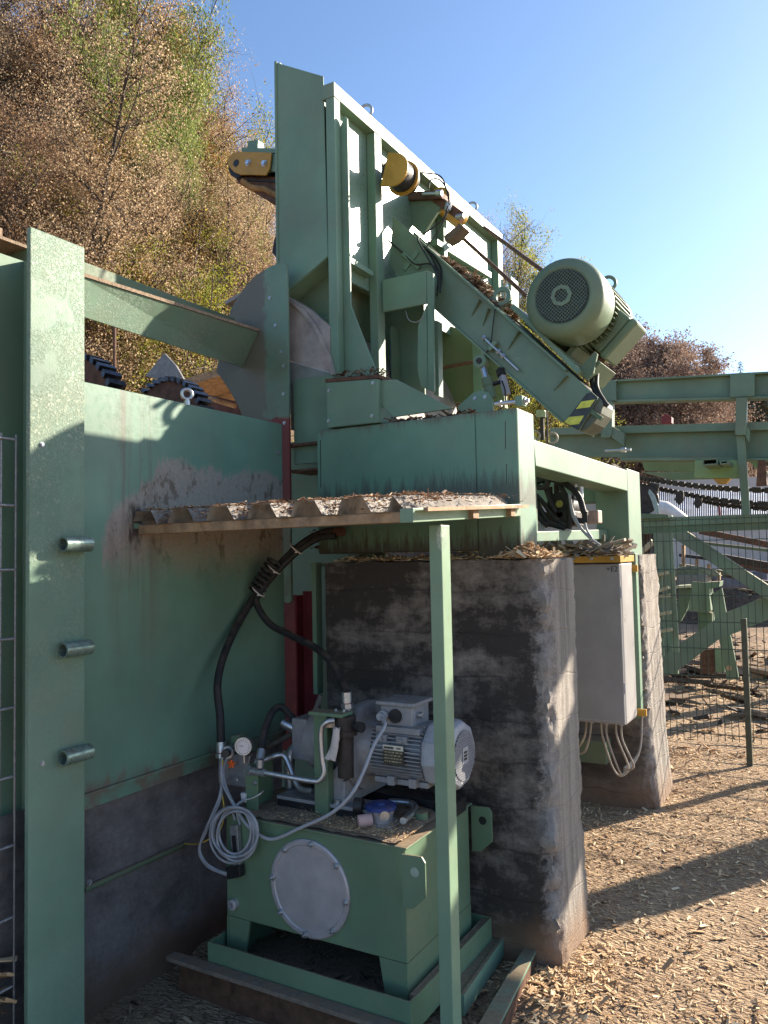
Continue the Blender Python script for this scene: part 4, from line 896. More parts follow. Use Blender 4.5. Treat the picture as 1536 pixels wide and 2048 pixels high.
# breather with blue cap
cb = AZ(776, 1650, TZ1); cb.y = 2.53; cb.x = -1.5
t = thing('filler_breather', 'return filter head with a blue cap on the oil tank lid', 'filter', tuple(cb))
MB().lathe(cb, (0, 0, 1), [(0, .06), (.012, .06), (.014, .045), (.05, .047), (.055, .05)], 28).build('housing', ALU, t, smooth=35)
q = MB().lathe(cb+V((0, 0, .056)), (0, 0, 1), [(0, .058), (.012, .058), (.016, .05), (.014, .02)], 32); q.lathe(cb+V((0, 0, .069)), (0, 0, 1), [(0, .02), (.008, .018)], 6); q.build('blue_cap', BLUE, t, smooth=35)
d = V((-.75, -.66, 0)); MB().cyl(cb+d*.035+V((.02, -.03, .03)), cb+d*.085+V((.02, -.03, .027)), .022, 20).build('pink_plug', simple('pink_plastic', (.55, .36, .33), .5, 0, .12), t, smooth=40)
MB().cyl(cb+V((-.04, .0, .055)), cb+V((-.075, -.012, .055)), .012, 12).cyl(cb+V((-.07, -.01, .055)), cb+V((-.1, -.02, .055)), .03, 20).build('pressure_switch', BLACK, t, smooth=40)
MB().cyl(cb+V((.03, -.03, .045)), cb+V((.042, -.045, .045)), .018, 14).build('port_plug', STEEL, t, smooth=40)
MB().box(tuple(cb+V((-.055, -.055, .0))), tuple(cb+V((.065, .055, .012)))).build('flange', GALV, t, bevel=.002)
p = AZ(842, 1640, TZ1); o = MB().lathe(p, (0, 0, 1), [(0, .026), (.03, .026), (.032, .02)], 20).build('filler_neck', GTANK, None, smooth=40); tag(o, 'short green filler stub beside the blue-capped filter', 'filler neck')

# motor + pump
MX, MY = None, 2.68
ax = V((1, 0, .0))
def mz(px): return AY(px, 1508, MY)
mc = V((-1.23, MY, .862)); MR = .118
t = thing('pump_motor', 'grey finned electric motor with a terminal box on the oil tank', 'motor', (-1.45, MY, .63))
L0, L1 = -1.6, -1.345
q = MB().lathe((L0, MY, mc.z), ax, [(0, MR*.8), (L1-L0, MR*.8)], 40)
for k in range(48):
    a = 2*pi*k/48
    if abs(a-pi/2) < .5: continue
    u = V((0, cos(a), sin(a))); w_ = V((0, -sin(a), cos(a))); q.obox(V(((L0+L1)/2+.01, MY, mc.z))+u*MR*.88, V(((L1-L0)/2-.02, 0, 0)), u*MR*.1, w_*.0022)
q.build('finned_body', CAST, t, smooth=30)
pcowl = MB().lathe((L1, MY, mc.z), ax, [(-.012, MR*.9), (0, MR*1.03), (.012, MR*1.06), (.085, MR*1.07), (.105, MR*1.0), (.112, MR*.86)], 10).build('fan_cowl', LGREY, t, bevel=.006)
g0 = V((L1+.1135, MY, mc.z)); q = MB(); gr = MR*.76
MB().lathe(g0, ax, [(-.001, gr*.98), (.0005, gr*.98)], 36).build('dark_opening', BLACK, pcowl)
for k in range(-9, 10):
    o_ = k*gr/9.5; h = math.sqrt(max(0, gr*gr-o_*o_)); q.obox(g0+V((.003, o_, 0)), V((.0012, 0, 0)), V((0, .0017, 0)), V((0, 0, h)))
    q.obox(g0+V((.003, 0, o_)), V((.0012, 0, 0)), V((0, h, 0)), V((0, 0, .0011)))
q.build('grille', LGREY, pcowl)
em = MB().box(tuple(g0+V((.0045, -.022, -.03))), tuple(g0+V((.006, .022, .03)))).build('emblem', LGREY, t)
q = MB()
for k in range(3): q.box(tuple(g0+V((.0062, -.013, -.017+k*.012))), tuple(g0+V((.0068, .013, -.009+k*.012))))
q.build('emblem_bars', BLACK, em)
MB().lathe((L0, MY, mc.z), -ax, [(-.03, MR*.86), (0, MR*.95), (.02, MR*1.0), (.022, MR*1.42), (.045, MR*1.42), (.046, MR*1.36), (.05, MR*1.36), (.07, MR*1.36), (.072, MR*1.1)], 48).build('flange', CAST, t, smooth=35)
bx = AY(808, 1425, MY-.02)
tb = MB().box((bx.x-.07, MY-.075, mc.z+MR*.82), (bx.x+.065, MY+.06, mc.z+MR*.82+.075)).build('terminal_box', CAST, t, bevel=.005)
MB().box((bx.x-.085, MY-.088, mc.z+MR*.82+.0755), (bx.x+.078, MY+.072, mc.z+MR*.82+.09)).build('terminal_lid', CAST, tb, bevel=.004)
MB().cyl((bx.x-.005, MY-.0755, mc.z+MR*.82+.038), (bx.x-.005, MY-.085, mc.z+MR*.82+.038), .026, 20).build('blanking_plug', BLACK, tb, smooth=40)
gl = V((bx.x-.052, MY-.076, mc.z+MR*.82+.038)); MB().cyl(gl, gl-DY*.02, .02, 8).cyl(gl-DY*.02, gl-DY*.04, .014, 14).build('cable_gland', LGREY, tb, smooth=40)
MB().cyl((bx.x+.0655, MY-.03, mc.z+MR*.82+.04), (bx.x+.085, MY-.03, mc.z+MR*.82+.04), .012, 12).build('side_plug', GALV, tb, smooth=40)
MB().box((L0+.05, MY-MR*.8, mc.z+MR*.62), (L1-.02, MY+MR*.5, mc.z+MR*.83)).build('top_pad', CAST, t, bevel=.004)
for xx in (L0+.06, L0+.145): MB().box((xx, MY-MR*.92, mc.z+MR*.34), (xx+.045, MY-MR*.6, mc.z+MR*.58)).cyl((xx+.022, MY-MR*.9, mc.z+MR*.46), (xx+.022, MY-MR*1.0, mc.z+MR*.46), .009, 8).build('lug', CAST, t, bevel=.002)
for xx in (L0+.1, L0+.19): MB().box((xx, MY-MR*.85, mc.z-MR*.98), (xx+.028, MY-MR*.55, mc.z-MR*.7)).build('foot_lug', CAST, t, bevel=.002)
MB().box((L0+.03, MY-MR*.62, mc.z-MR*1.0), (L1+.0, MY+MR*.6, mc.z-MR*.82)).build('foot_rail', CAST, t, bevel=.003)
npz = mc.z-MR*.02; np = V((-1.502, MY-MR*1.0, npz))
pl = MB().box((np.x, np.y-.003, np.z-.03), (np.x+.085, np.y, np.z+.04)).build('nameplate', simple('dark_plate', (.07, .065, .05), .45, .4), t)
MB().box((np.x, np.y-.0045, np.z+.022), (np.x+.085, np.y-.0031, np.z+.04)).build('plate_header', simple('cream_plate', (.6, .57, .47), .5), pl)
q = MB(); rr_ = random.Random(5)
for row in range(4):
    x = np.x+.006
    while x < np.x+.076:
        L = rr_.uniform(.004, .014); q.box((x, np.y-.0042, np.z+.012-row*.011), (min(x+L, np.x+.08), np.y-.0031, np.z+.0165-row*.011)); x += L+.004
q.build('plate_rows', simple('plate_lettering', (.32, .29, .2), .5), pl)
q = MB()
for k in range(9): q.box((np.x+.005+k*.0045, np.y-.0052, np.z+.027), (np.x+.0085+k*.0045, np.y-.0046, np.z+.034))
for k in range(3): q.box((np.x+.058+k*.006, np.y-.0052, np.z+.027), (np.x+.062+k*.006, np.y-.0046, np.z+.034))
q.build('plate_heading', BLACK, pl)
t = thing('bell_housing', 'grey cylindrical coupling housing with a gusseted foot beside the pump motor', 'housing', (-1.75, MY, .63))
MB().lathe((L0-.0725, MY, mc.z), -ax, [(0, MR*1.05), (.02, MR*1.0), (.2, MR*.98), (.21, MR*.85)], 40).build('housing', CAST, t, smooth=35)
MB().box((L0-.062, MY-.16, .665), (L0-.048, MY+.15, mc.z-MR*.9)).poly([(L0-.064, MY-.13, mc.z-.02), (L0-.2, MY-.13, .67), (L0-.064, MY-.13, .67)], (0, -.012, 0)).build('foot_plate', CAST, t, bevel=.002)
MB().box((L0-.36, MY-.17, .655), (L0+.1, MY-.06, .668)).build('mounting_rail', CAST, t, bevel=.002)
MB().box((L0-.36, MY-.165, .61), (L0+.1, MY-.06, .654)).box((L0-.36, MY+.06, .61), (L0+.3, MY+.16, .66)).build('damping_rail', BLACK, t, bevel=.002)
for xx in (L0-.17, L0-.09): MB().hexb((xx, MY-.15, .668), (0, 0, 1), .012, .014).build('bolt', STEEL, t, smooth=35)
t = thing('hydraulic_pump', 'dusty grey gear pump at the left end of the coupling housing', 'pump', (L0-.35, MY, .8))
MB().box((L0-.36, MY-.07, mc.z-.08), (L0-.2845, MY+.07, mc.z+.085)).build('pump_body', CAST, t, bevel=.008)
MB().cyl((L0-.36, MY-.05, mc.z+.04), (L0-.41, MY-.06, mc.z+.06), .02, 14).build('pressure_port', STEEL, t, smooth=40)

# filter on its bracket
t = thing('pressure_filter', 'dark oil filter hanging from a green bracket post, a pale rag tied to it', 'filter', (-1.73, 2.5, .62))
pb = AZ(640, 1630, TZ1); YF = 2.5
xl, xr = AY(628, 1520, YF).x, AY(655, 1520, YF).x; zt = AY(640, 1428, YF).z
MB().box((xl, YF, TZ1), (xr, YF+.04, zt)).build('bracket_post', GTANK, t, bevel=.002)
MB().box((xl-.002, YF-.03, zt), (AY(691, 1425, YF).x, YF+.05, zt+.012)).build('bracket_plate', GTANK, t, bevel=.001)
fx = AY(685, 1500, YF).x; yf = YF+.02
MB().lathe((fx, yf, zt-.002), (0, 0, -1), [(0, .03), (.0, .042), (.05, .042), (.052, .046), (.07, .046), (.074, .032), (.225, .03), (.23, .012)], 24).build('filter_bowl', DARK, t, smooth=35)
MB().cyl((fx+.03, yf, zt-.035), (fx+.06, yf-.01, zt-.035), .011, 12).cyl((fx+.06, yf-.01, zt-.035), (fx+.085, yf-.015, zt-.035), .019, 16).build('clogging_indicator', BLACK, t, smooth=40)
MB().cyl((fx-.03, yf-.02, zt-.028), (fx-.06, yf-.035, zt-.028), .02, 6).build('union_nut', STEEL, t)
for dx in (.04, .075): MB().hexb((xl+.05+dx, yf, zt+.012), (0, 0, 1), .006, .009).build('bolt', STEEL, t)
b = bmesh.new(); rg = []
rp = [(668, 1456), (667, 1468), (666, 1480), (664, 1495), (660, 1508), (655, 1519)]; rw = [.014, .013, .0145, .015, .018, .022]
for (p, w_) in zip(rp, rw):
    c = AY(p[0]+5, p[1], YF-.045); rg.append([b.verts.new(c+V((w_*cos(a*pi/8)*(1+.25*sin(a*2.3+p[1])), .007*sin(a*pi/8)*(1+.5*cos(a*3)), .004*sin(a*1.7+p[1])))) for a in range(16)])
for a, c in zip(rg, rg[1:]):
    for k in range(16): b.faces.new((a[k], a[(k+1) % 16], c[(k+1) % 16], c[k]))
b.faces.new(rg[0]); b.faces.new(rg[-1][::-1])
q = MB(); q.b.free(); q.b = b; q.build('rag', simple('dirty_rag', (.6, .54, .5), .9, 0, .14, 14, 0, .3, 60), t, smooth=80)

# valve block with gauge
YV = 2.42
t = thing('valve_bracket', 'grey valve plate on a green upright at the left end of the oil tank', 'bracket', tuple(AZ(508, 1610, TZ1)))
xa = AY(491, 1580, YV).x
MB().poly([(xa, YV, TZ1), (xa, YV+.16, TZ1), (xa, YV+.16, TZ1+.16), (xa, YV+.02, TZ1+.175), (xa, YV, TZ1+.155)], (.008, 0, 0)).poly([(xa+.0085, YV, TZ1), (xa+.06, YV, TZ1), (xa+.06, YV, TZ1+.165), (xa+.0085, YV, TZ1+.165)], (0, .006, 0)).build('upright', GTANK, t, bevel=.001)
MB().poly(py([(437, 1505), (500, 1512), (491, 1575), (437, 1567)], YV+.02), (0, .012, 0)).build('valve_plate', GALV, t, bevel=.002)
for p in ((473, 1560), (510, 1566)): MB().hexb(AY(*p, YV-.001), -DY, .007, .008).build('bolt', STEEL, t, smooth=35)
MB().poly(py([(437, 1520), (450, 1520), (450, 1560), (437, 1565)], YV), (0, .03, 0)).build('valve_body', CAST, t, bevel=.003)
MB().cyl(AY(455, 1505, YV-.0), AY(462, 1500, YV+.04), .024, 18).build('valve_cap', GALV, t, smooth=40)
MB().cyl(AY(450, 1508, YV-.04), AY(455, 1505, YV-.0), .016, 18).build('valve_knob', BLACK, t, smooth=40)
MB().poly(py([(461, 1472), (478, 1470), (478, 1492), (460, 1493)], YV+.06), (0, .04, 0)).build('solenoid', GTANK, t, bevel=.002)
q = MB()
for k in range(5):
    a = 2*pi*k/5+.3; c = AY(463, 1528, YV-.02); q.cyl(c, c+V((cos(a)*.016, 0, sin(a)*.016)), .005, 8)
q.build('orange_tap', ORANGE, t, smooth=50)
g = AY(488, 1492, YV); gn = V((.35, -.93, .05)).normalized()
t = thing('pressure_gauge', 'round steel pressure gauge with a pale dial above the valve plate', 'gauge', tuple(g))
gcase = MB().lathe(g, gn, [(-.03, .03), (0, .031), (.006, .034), (.01, .034), (.01, .029), (.006, .028)], 32).build('case', STEEL, t, smooth=35)
MB().lathe(g+gn*.0065, gn, [(0, .0275), (.0006, .0275)], 32).build('dial', WHITE, gcase)
gu = V((0, 0, 1)); gw = gn.cross(gu).normalized(); q = MB()
for k in range(13):
    a = rad(225-k*22.5); u = gw*-cos(a)+gu*sin(a); q.bar(g+gn*.0075+u*.02, g+gn*.0075+u*.025, .0012, .0008, gn)
q.bar(g+gn*.008, g+gn*.008-gw*-.016+gu*.002, .0016, .001, gn)
q.build('needle_and_marks', BLACK, gcase)
MB().cyl(g-V((0, 0, .034)), g-V((0, 0, .065)), .005, 10).build('stem', STEEL, t)

def hose(name, label, pts, r, m, seg=10, n=8, cat='hose'):
    o = MB().tube(spl(pts, n), r, seg).build(name, m, None, smooth=60); return tag(o, label, cat)
hb = AY(677, 1062, YB-.0)
def ferrule(parent, p, d, r):
    d = V(d).normalized(); MB().cyl(p, p+d*.04, r*1.25, 16).build('ferrule', STEEL, parent, smooth=40)
    MB().cyl(p+d*.04, p+d*.043, r*1.2, 16).build('red_ring', REDP, parent); MB().cyl(p+d*.043, p+d*.06, r*1.5, 6).build('hex_nut', STEEL, parent)
yy = lambda p, y: AY(p[0], p[1], y)
h1 = [AY(680, 1063, 2.99), AY(650, 1064, 2.97), AY(615, 1080, 2.94), AY(580, 1108, 2.9), AY(540, 1150, 2.86), AY(512, 1190, 2.8), AY(480, 1240, 2.7), AY(448, 1310, 2.56), AY(435, 1370, 2.48), AY(440, 1430, 2.44), AY(442, 1484, YV+.01)]
t = thing('hydraulic_hose', 'long black hydraulic hose curving from the crossbeam down to the valve plate', 'hose', tuple(h1[-1]), 'black hydraulic hoses')
MB().tube(spl(h1), .0165, 12).build('hose', RUBBER, t, smooth=60); ferrule(t, h1[-1], h1[-1]-h1[-2], .0155); MB().cyl(h1[0]+V((-.03, -.003, -.001)), h1[0]+V((.02, 0, 0)), .021, 14).build('end_ferrule', RUST, t, smooth=40)
h2 = [AY(672, 1072, 2.97), AY(640, 1075, 2.95), AY(605, 1095, 2.92), AY(572, 1124, 2.88), AY(540, 1158, 2.84), AY(516, 1190, 2.79), AY(515, 1212, 2.77), AY(540, 1248, 2.76), AY(580, 1270, 2.75), AY(630, 1295, 2.72), AY(665, 1328, 2.66), AY(686, 1368, 2.6), AY(693, 1384, 2.56)]
t = thing('hydraulic_hose', 'black hydraulic hose swinging across the red primer to the oil filter', 'hose', tuple(h2[-1]), 'black hydraulic hoses')
MB().tube(spl(h2), .0155, 12).build('hose', RUBBER, t, smooth=60); ferrule(t, h2[-1], (0.02, 0, -1), .0155); e = h2[-1]-V((0, 0, .06)); MB().cyl(e, e-V((0, 0, .03)), .017, 14).build('elbow', GALV, t, smooth=40)
q = MB()
for f in range(7):
    a = AY(512+f*6, 1182-f*9.5, 2.805+.007*f); q.ring(a, (AY(540, 1150, 2.86)-AY(512, 1190, 2.8)).normalized(), .034, .006, 16)
o = q.build('spiral_wrap', simple('wrap_black', (.035, .032, .033), .6, 0, .4, 30, .5), None, smooth=60); tag(o, 'black spiral wrap binding the two hydraulic hoses together', 'hose wrap')
for px_, py_, y_ in ((592, 1098, 2.915), (548, 1138, 2.86), (517, 1183, 2.8)):
    a = AY(px_, py_, y_); q = MB().ring(a, (.5, .2, .62), .034, .003, 16); q.box(tuple(a+V((.02, -.035, -.018))), tuple(a+V((.032, -.028, -.01))))
    o = q.build('cable_tie', WHITE, None, smooth=50); tag(o, {592: 'pale cable tie round both hoses just under the canopy', 548: 'pale cable tie in the middle of the wrapped hoses', 517: 'pale cable tie where the two hoses part'}[px_], 'cable tie')
h3 = [AY(523, 1500, YV+.03), AY(530, 1460, 2.5), AY(545, 1424, 2.56), AY(562, 1414, 2.6), AY(582, 1432, 2.63), AY(594, 1450, 2.65)]
t = thing('hydraulic_hose', 'short arched black hose linking the valve plate to the gear pump', 'hose', tuple(h3[0]), 'black hydraulic hoses')
MB().tube(spl(h3), .0145, 12).build('hose', RUBBER, t, smooth=60); ferrule(t, h3[0], h3[0]-h3[1], .013); ferrule(t, h3[-1], h3[-1]-h3[-2], .013)
tp = AY(520, 1535, YV-.012)
t = thing('steel_pipe', 'bent zinc pipe running from the valve tee up to the oil filter', 'pipe', tuple(tp))
w = [AY(515, 1542, YV-.012), AY(560, 1551, YV), AY(625, 1562, YV+.02), AY(640, 1560, YV+.025), AY(648, 1545, YV+.03), AY(645, 1520, YV+.03), AY(642, 1480, YV+.03), AY(644, 1455, YV+.03), AY(656, 1443, YV+.035), AY(668, 1441, YV+.05)]
MB().tube(spl(w), .0105, 12).build('pipe', STEEL, t, smooth=60)
MB().cyl(AY(500, 1541, YV-.012), AY(530, 1546, YV-.012), .015, 12).cyl(tp, tp+V((0, 0, .03)), .014, 12).cyl(AY(498, 1541, YV-.012), AY(505, 1542, YV-.012), .02, 6).build('tee_fitting', GALV, t, smooth=40)
w = [AY(530, 1520, YV+.08), AY(553, 1511, YV+.1), AY(568, 1512, YV+.12), AY(578, 1530, YV+.12), AY(590, 1562, YV+.11), AY(602, 1578, YV+.1), AY(626, 1582, YV+.09)]
o = hose('steel_pipe', 'second zinc pipe dipping behind the filter post', w, .011, STEEL, cat='pipe')
w = [AY(612, 1490, MY-.02), AY(598, 1492, MY-.02), AY(583, 1504, MY-.03), AY(579, 1530, MY-.04), AY(580, 1575, MY-.04)]
o = hose('suction_pipe', 'thick zinc suction elbow between the pump and the tank lid', w, .021, STEEL, 14, cat='pipe')
w = [AZ(772, 1606, TZ1+.03)+V((0, .02, 0)), AZ(800, 1604, TZ1+.03), AZ(826, 1608, TZ1+.03), AZ(828, 1622, TZ1+.025), AZ(806, 1642, TZ1+.03)]
o = hose('return_pipe', 'bent zinc return pipe leading to the blue-capped filter', w, .0125, STEEL, 12, cat='pipe')
w = [gl-DY*.03, AY(770, 1450, 2.52), AY(748, 1490, 2.46), AY(724, 1550, 2.4), AY(700, 1592, 2.36), AY(660, 1628, 2.35), AY(600, 1656, 2.345), AY(548, 1678, 2.34), AY(515, 1668, 2.335), AY(490, 1645, 2.335), AY(468, 1610, 2.35), AY(452, 1575, 2.38), AY(446, 1545, 2.4), AY(452, 1520, YV), AY(470, 1500, YV+.03)]
o = hose('motor_cable', 'grey motor cable drooping across the front of the tank to the coil', w, .0062, CABLE, 8, cat='cable')
q = MB(); c = (466, 1666)
for k, (rx, ry, dx, dy) in enumerate(((38, 52, 0, 0), (44, 56, -2, 4), (32, 46, 4, -4), (40, 50, 8, 6), (46, 50, 4, -2))):
    q.tube([AY(c[0]+dx+rx*cos(2*pi*j/32), c[1]+dy+ry*sin(2*pi*j/32), 2.33-.006*k+.004*sin(j)) for j in range(33)], .005, 6)
q.tube(spl([AY(444, 1548, YV-.03), AY(440, 1590, 2.36), AY(420, 1640, 2.34), AY(400, 1690, 2.33), AY(408, 1720, 2.33), AY(430, 1738, 2.33), AY(452, 1746, 2.325)]), .005, 6)
q.tube(spl([AY(446, 1548, YV-.03), AY(440, 1600, 2.36), AY(414, 1660, 2.34), AY(398, 1700, 2.33), AY(415, 1732, 2.33), AY(452, 1750, 2.325)]), .005, 6)
q.tube(spl([AY(446, 1500, YV-.01), AY(443, 1540, YV-.03), AY(446, 1570, 2.37), AY(470, 1615, 2.345), AY(480, 1650, 2.33)]), .005, 6)
q.tube(spl([AY(492, 1598, YV-.01), AY(476, 1608, 2.38), AY(466, 1622, 2.345), AY(470, 1640, 2.33)]), .005, 6)
o = q.build('cable_coil', CABLE, None, smooth=60); tag(o, 'coil of grey cable hung on the left corner of the oil tank', 'cable coil')
o = hose('earth_wire', 'thin yellow wire poking out from the cable coil to the wall', [AY(446, 1520, YV-.025), AY(441, 1560, 2.39), AY(448, 1620, 2.35), AY(440, 1660, 2.34), AY(415, 1680, 2.34), AY(392, 1688, 2.36), AY(369, 1687, 2.4)], .0025, YWIRE, 6, cat='wire')
o = hose('thin_wire', 'pale wire tied round the green valve upright', [AY(490, 1600, YV-.012), AY(505, 1596, YV-.01), AY(520, 1588, YV+.0), AY(526, 1582, YV+.03)], .0022, WHITE, 6, cat='wire')
t = MB().poly(py([(480, 1586), (490, 1588), (490, 1606), (482, 1600)], YV-.01), (0, .02, 0)).build('wire_connector', WHITE, None, bevel=.003); tag(t, 'small white plug connector beside the green valve upright', 'connector')

# ------------------------------------------------------------------ grey control cabinet
YK = 4.5
k0, k1, k2, k3 = AY(1100, 1124, YK), AY(1236, 1124, YK), AY(1246, 1443, YK), AY(1100, 1430, YK)
xb, xe, zb, zt = k0.x-.25, -1.085, .622, 1.525
t = thing('control_cabinet', 'tall grey control cabinet marked +E2 under a yellow strip', 'cabinet', ((xb+xe)/2, YK, zb))
MB().box((xb, YK+.02, zb), (xe, YK+.29, zt)).build('cabinet_body', CABM, t, bevel=.012)
MB().box((xb, YK, zb+.006), (xe-.003, YK+.018, zt-.006)).build('cabinet_door', CABM, t, bevel=.006)
ya_, yb_ = AY(1130, 1105, YK).z, AY(1130, 1116, YK).z
st = MB().box((xb, YK-.03, zt+.002), (xe+.01, YK-.018, zt+.038)).box((xe-.002, YK-.0175, zt+.002), (xe+.01, YK+.3, zt+.038)).box((xb, YK-.018, zt+.036), (xe-.002, YK+.3, zt+.038)).build('yellow_hood', YEL, t, bevel=.002)
for px_ in (1133, 1147, 1183, 1224): MB().hexb(AY(px_, 1117, YK-.0305), -DY, .007, .006).build('bolt', STEEL, t, smooth=35)
MB().box((-1.35, YK+.31, zt-.06), (-1.06, YK+.33, zt-.02)).build('mounting_rail', YEL, t, bevel=.002)
MB().box((-1.35, YK+.31, zb-.0), (-1.04, YK+.33, zb+.04)).build('mounting_rail', YEL, t, bevel=.002)
MB().box((xb, YK-.0008, zb+.02), (xe-.012, YK+.0, zb+.023)).build('door_lip', GALV, t)
for zz in (.8, 1.33): MB().cyl((xe-.002, YK+.012, zz), (xe-.002, YK+.012, zz+.06), .006, 10).build('hinge', GALV, t, smooth=40)
for zz in (.95, 1.2): MB().lathe((xb+.05, YK, zz), -DY, [(0, .014), (.006, .014), (.007, .008)], 20).build('lock', BLACK, t, smooth=40)
def text(s, size, m, M, parent, name):
    cu = bpy.data.curves.new('lettering', 'FONT'); cu.body = s; cu.size = size; cu.extrude = .0004
    o = bpy.data.objects.new('lettering', cu); COL.objects.link(o); bpy.context.view_layer.update()
    me = bpy.data.meshes.new_from_object(o.evaluated_get(bpy.context.evaluated_depsgraph_get())); bpy.data.objects.remove(o); bpy.data.curves.remove(cu)
    me.transform(M); me.materials.clear(); me.materials.append(m); r = bpy.data.objects.new(name, me); COL.objects.link(r)
    r.parent = parent; r.matrix_parent_inverse = Matrix.Translation(-parent.location); return r
tp = AY(1212, 1143, YK-.001)
text('+E2', .042, BLACK, Matrix.Translation(tp) @ Matrix.Rotation(rad(90), 4, 'X'), t, 'lettering')
q = MB()
for k in range(9): q.cyl((xe-.05-.042*k, YK+.1+.05*(k % 2), zb-.0), (xe-.05-.042*k, YK+.1+.05*(k % 2), zb-.02), .012, 10)
q.build('cable_glands', LGREY, t)
rr_ = random.Random(12)
for k in range(9):
    x = xe-.05-.042*k; y = YK+.1+.05*(k % 2); e_ = (-1.55-rr_.random()*.1, YK+.3, .42) if k > 3 else (-1.2, YK+.35, .35)
    pts = [(x, y, zb-.01), (x-.02, y, zb-.12), (x-.06-.05*rr_.random(), y+.05, .4+.05*rr_.random()), (e_[0], e_[1], e_[2]-.03*rr_.random())]
    if k <= 3: pts = [(x, y, zb-.01), (x+.005, y, zb-.1), (x+.05, y+.05, .37-.015*k), (-1.15, YK+.2, .34-.012*k), (-1.085, YK+.3, .42), (-1.07, YK+.34, .62)]
    o = hose('cabinet_cable', ('grey cable looping from the cabinet foot towards the far pillar' if k <= 3 else 'cable dropping from the left half of the cabinet foot into shadow'), pts, .006, (YWIRE if k == 6 else CABW), 8, cat='cable')
    o['group'] = 'cables under the cabinet'
bz = AX(1270, 1110, -1.09)
t = MB().box((-1.135, YK+.34, .6), (-1.075, YK+.4, AY(1270, 1107, YK+.34).z)).build('cable_duct', GREEN, None, bevel=.002); tag(t, 'slim green upright cable duct to the right of the grey cabinet', 'duct')
q = MB()
for k in range(4): q.tube(spl([(-1.21-.03*k, 4.86, 1.545), (-1.16-.015*k, 4.84, 1.6+.006*k), (-1.11-.008*k, 4.84, 1.585), (-1.1-.006*k, 4.855, 1.53)]), .007, 8)
o = q.build('duct_cables', RUBBER, None, smooth=60); tag(o, 'dark cables bending over into the top of the cable duct', 'cables')
slivers('wood_chips', 'tangle of grey splinters on top of the control cabinet', 900, lambda r: (r.uniform(-1.75, -1.09), r.uniform(YK-.03, YK+.28), 1.555+.05*abs(r.gauss(0, .5))), .03, .13, TW, 61, flat=.35)
t = MB().box((-2.0, 4.95, .28), (-1.32, 5.08, .42)).build('low_beam', GDARK, None, bevel=.003); tag(t, 'low mossy green beam in the shade at the foot of the far pillar', 'beam')

# ------------------------------------------------------------------ valve bank seen through the portal
YB2 = 4.2
t = thing('valve_bank', 'dark hydraulic valve bank with fittings behind the near portal column', 'valve bank', tuple(AY(1130, 1030, YB2)))
c = AY(1122, 1012, YB2)
MB().cyl(c-DY*.02, c+DY*.15, .075, 20).build('valve_body', BLACK, t, smooth=40)
MB().box(tuple(c+V((-.1, -.03, -.11))), tuple(c+V((.08, .15, -.03)))).build('manifold', DARK, t, bevel=.006)
MB().cyl(c+V((0, -.0205, .01)), c+V((0, -.03, .01)), .02, 14).build('yellow_cap', simple('olive_cap', (.35, .33, .08), .5), t, smooth=40)
MB().cyl(c+V((.0, -.0205, -.045)), c+V((0, -.03, -.045)), .017, 14).build('plug', DARK, t, smooth=40)
for dx, h in ((-.07, .07), (-.03, .09), (.07, .085), (.1, .06)): MB().cyl(c+V((dx, .03, .04)), c+V((dx, .03, .04+h)), .016, 10).build('fitting', GALV if dx > .05 else DARK, t, smooth=40)
MB().box(tuple(c+V((.11, .0, -.1))), tuple(c+V((.2, .08, -.03)))).build('tan_cover', simple('tan_cover_paint', (.35, .25, .2), .6), t, bevel=.006)
MB().bar(AY(1152, 1040, YB2-.05), AY(1173, 1043, YB2-.05), .03, .03).bar(AY(1170, 1022, YB2-.05), AY(1172, 1044, YB2-.05), .028, .028).build('elbow_fitting', BLACK, t, bevel=.003)
for i, (w, r_) in enumerate((([(1068, 952), (1090, 955), (1112, 962), (1128, 985), (1140, 1012), (1140, 1045), (1138, 1058)], .014), ([(1070, 965), (1100, 958), (1130, 968), (1156, 990), (1168, 1025)], .016), ([(1070, 974), (1088, 974), (1096, 962), (1084, 950), (1078, 945)], .015),
          ([(1072, 990), (1090, 1010), (1108, 1035), (1135, 1055)], .013), ([(1070, 998), (1082, 1022), (1100, 1046), (1130, 1056)], .015), ([(1070, 1010), (1078, 1035), (1096, 1052)], .014), ([(1088, 960), (1094, 985), (1102, 1005), (1112, 1025)], .012))):
    o = hose('valve_hose', 'thick black hose in the tangle behind the near portal column', [AY(*p, YB2-.06-.02*(i % 3)) for p in w], r_, RUBBER, 10, cat='hose'); o['group'] = 'hoses of the valve bank'
for i, w in enumerate(([(1140, 990), (1145, 1020), (1158, 1050), (1180, 1075), (1200, 1090)], [(1138, 988), (1144, 1025), (1152, 1045), (1175, 1072), (1196, 1088)], [(1170, 1046), (1174, 1060), (1184, 1076)])):
    o = hose('valve_cable', 'thin cable hanging from the valve bank to the cabinet top', [AY(*p, YB2-.1) for p in w], .006, CABLE, 8, cat='cable'); o['group'] = 'cables of the valve bank'
q = MB()
for k in range(4): q.box(tuple(AY(1076+4*k, 1060, 4.1)), tuple(AY(1078+4*k, 1046, 4.1)+V((0, .01, 0))))
o = q.build('terminal_strip', LGREY, None); tag(o, 'small pale terminal strip at the bottom of the hose tangle', 'terminal strip')
t = MB().poly(py([(1060, 930), (1260, 975), (1260, 1110), (1060, 1110)], 6.0), (0, .02, 0)).build('grey_sheet', GREYP); tag(t, 'large pale grey sheet behind the valve bank inside the portal', 'sheet')
q = MB()
for k in range(4):
    a = AY(1110+k*32, 960, 5.99); q.box((a.x, 5.985, 1.5), (a.x+.006, 5.999, 2.2))
q.build('seams', GALV, t) if False else q.b.free()

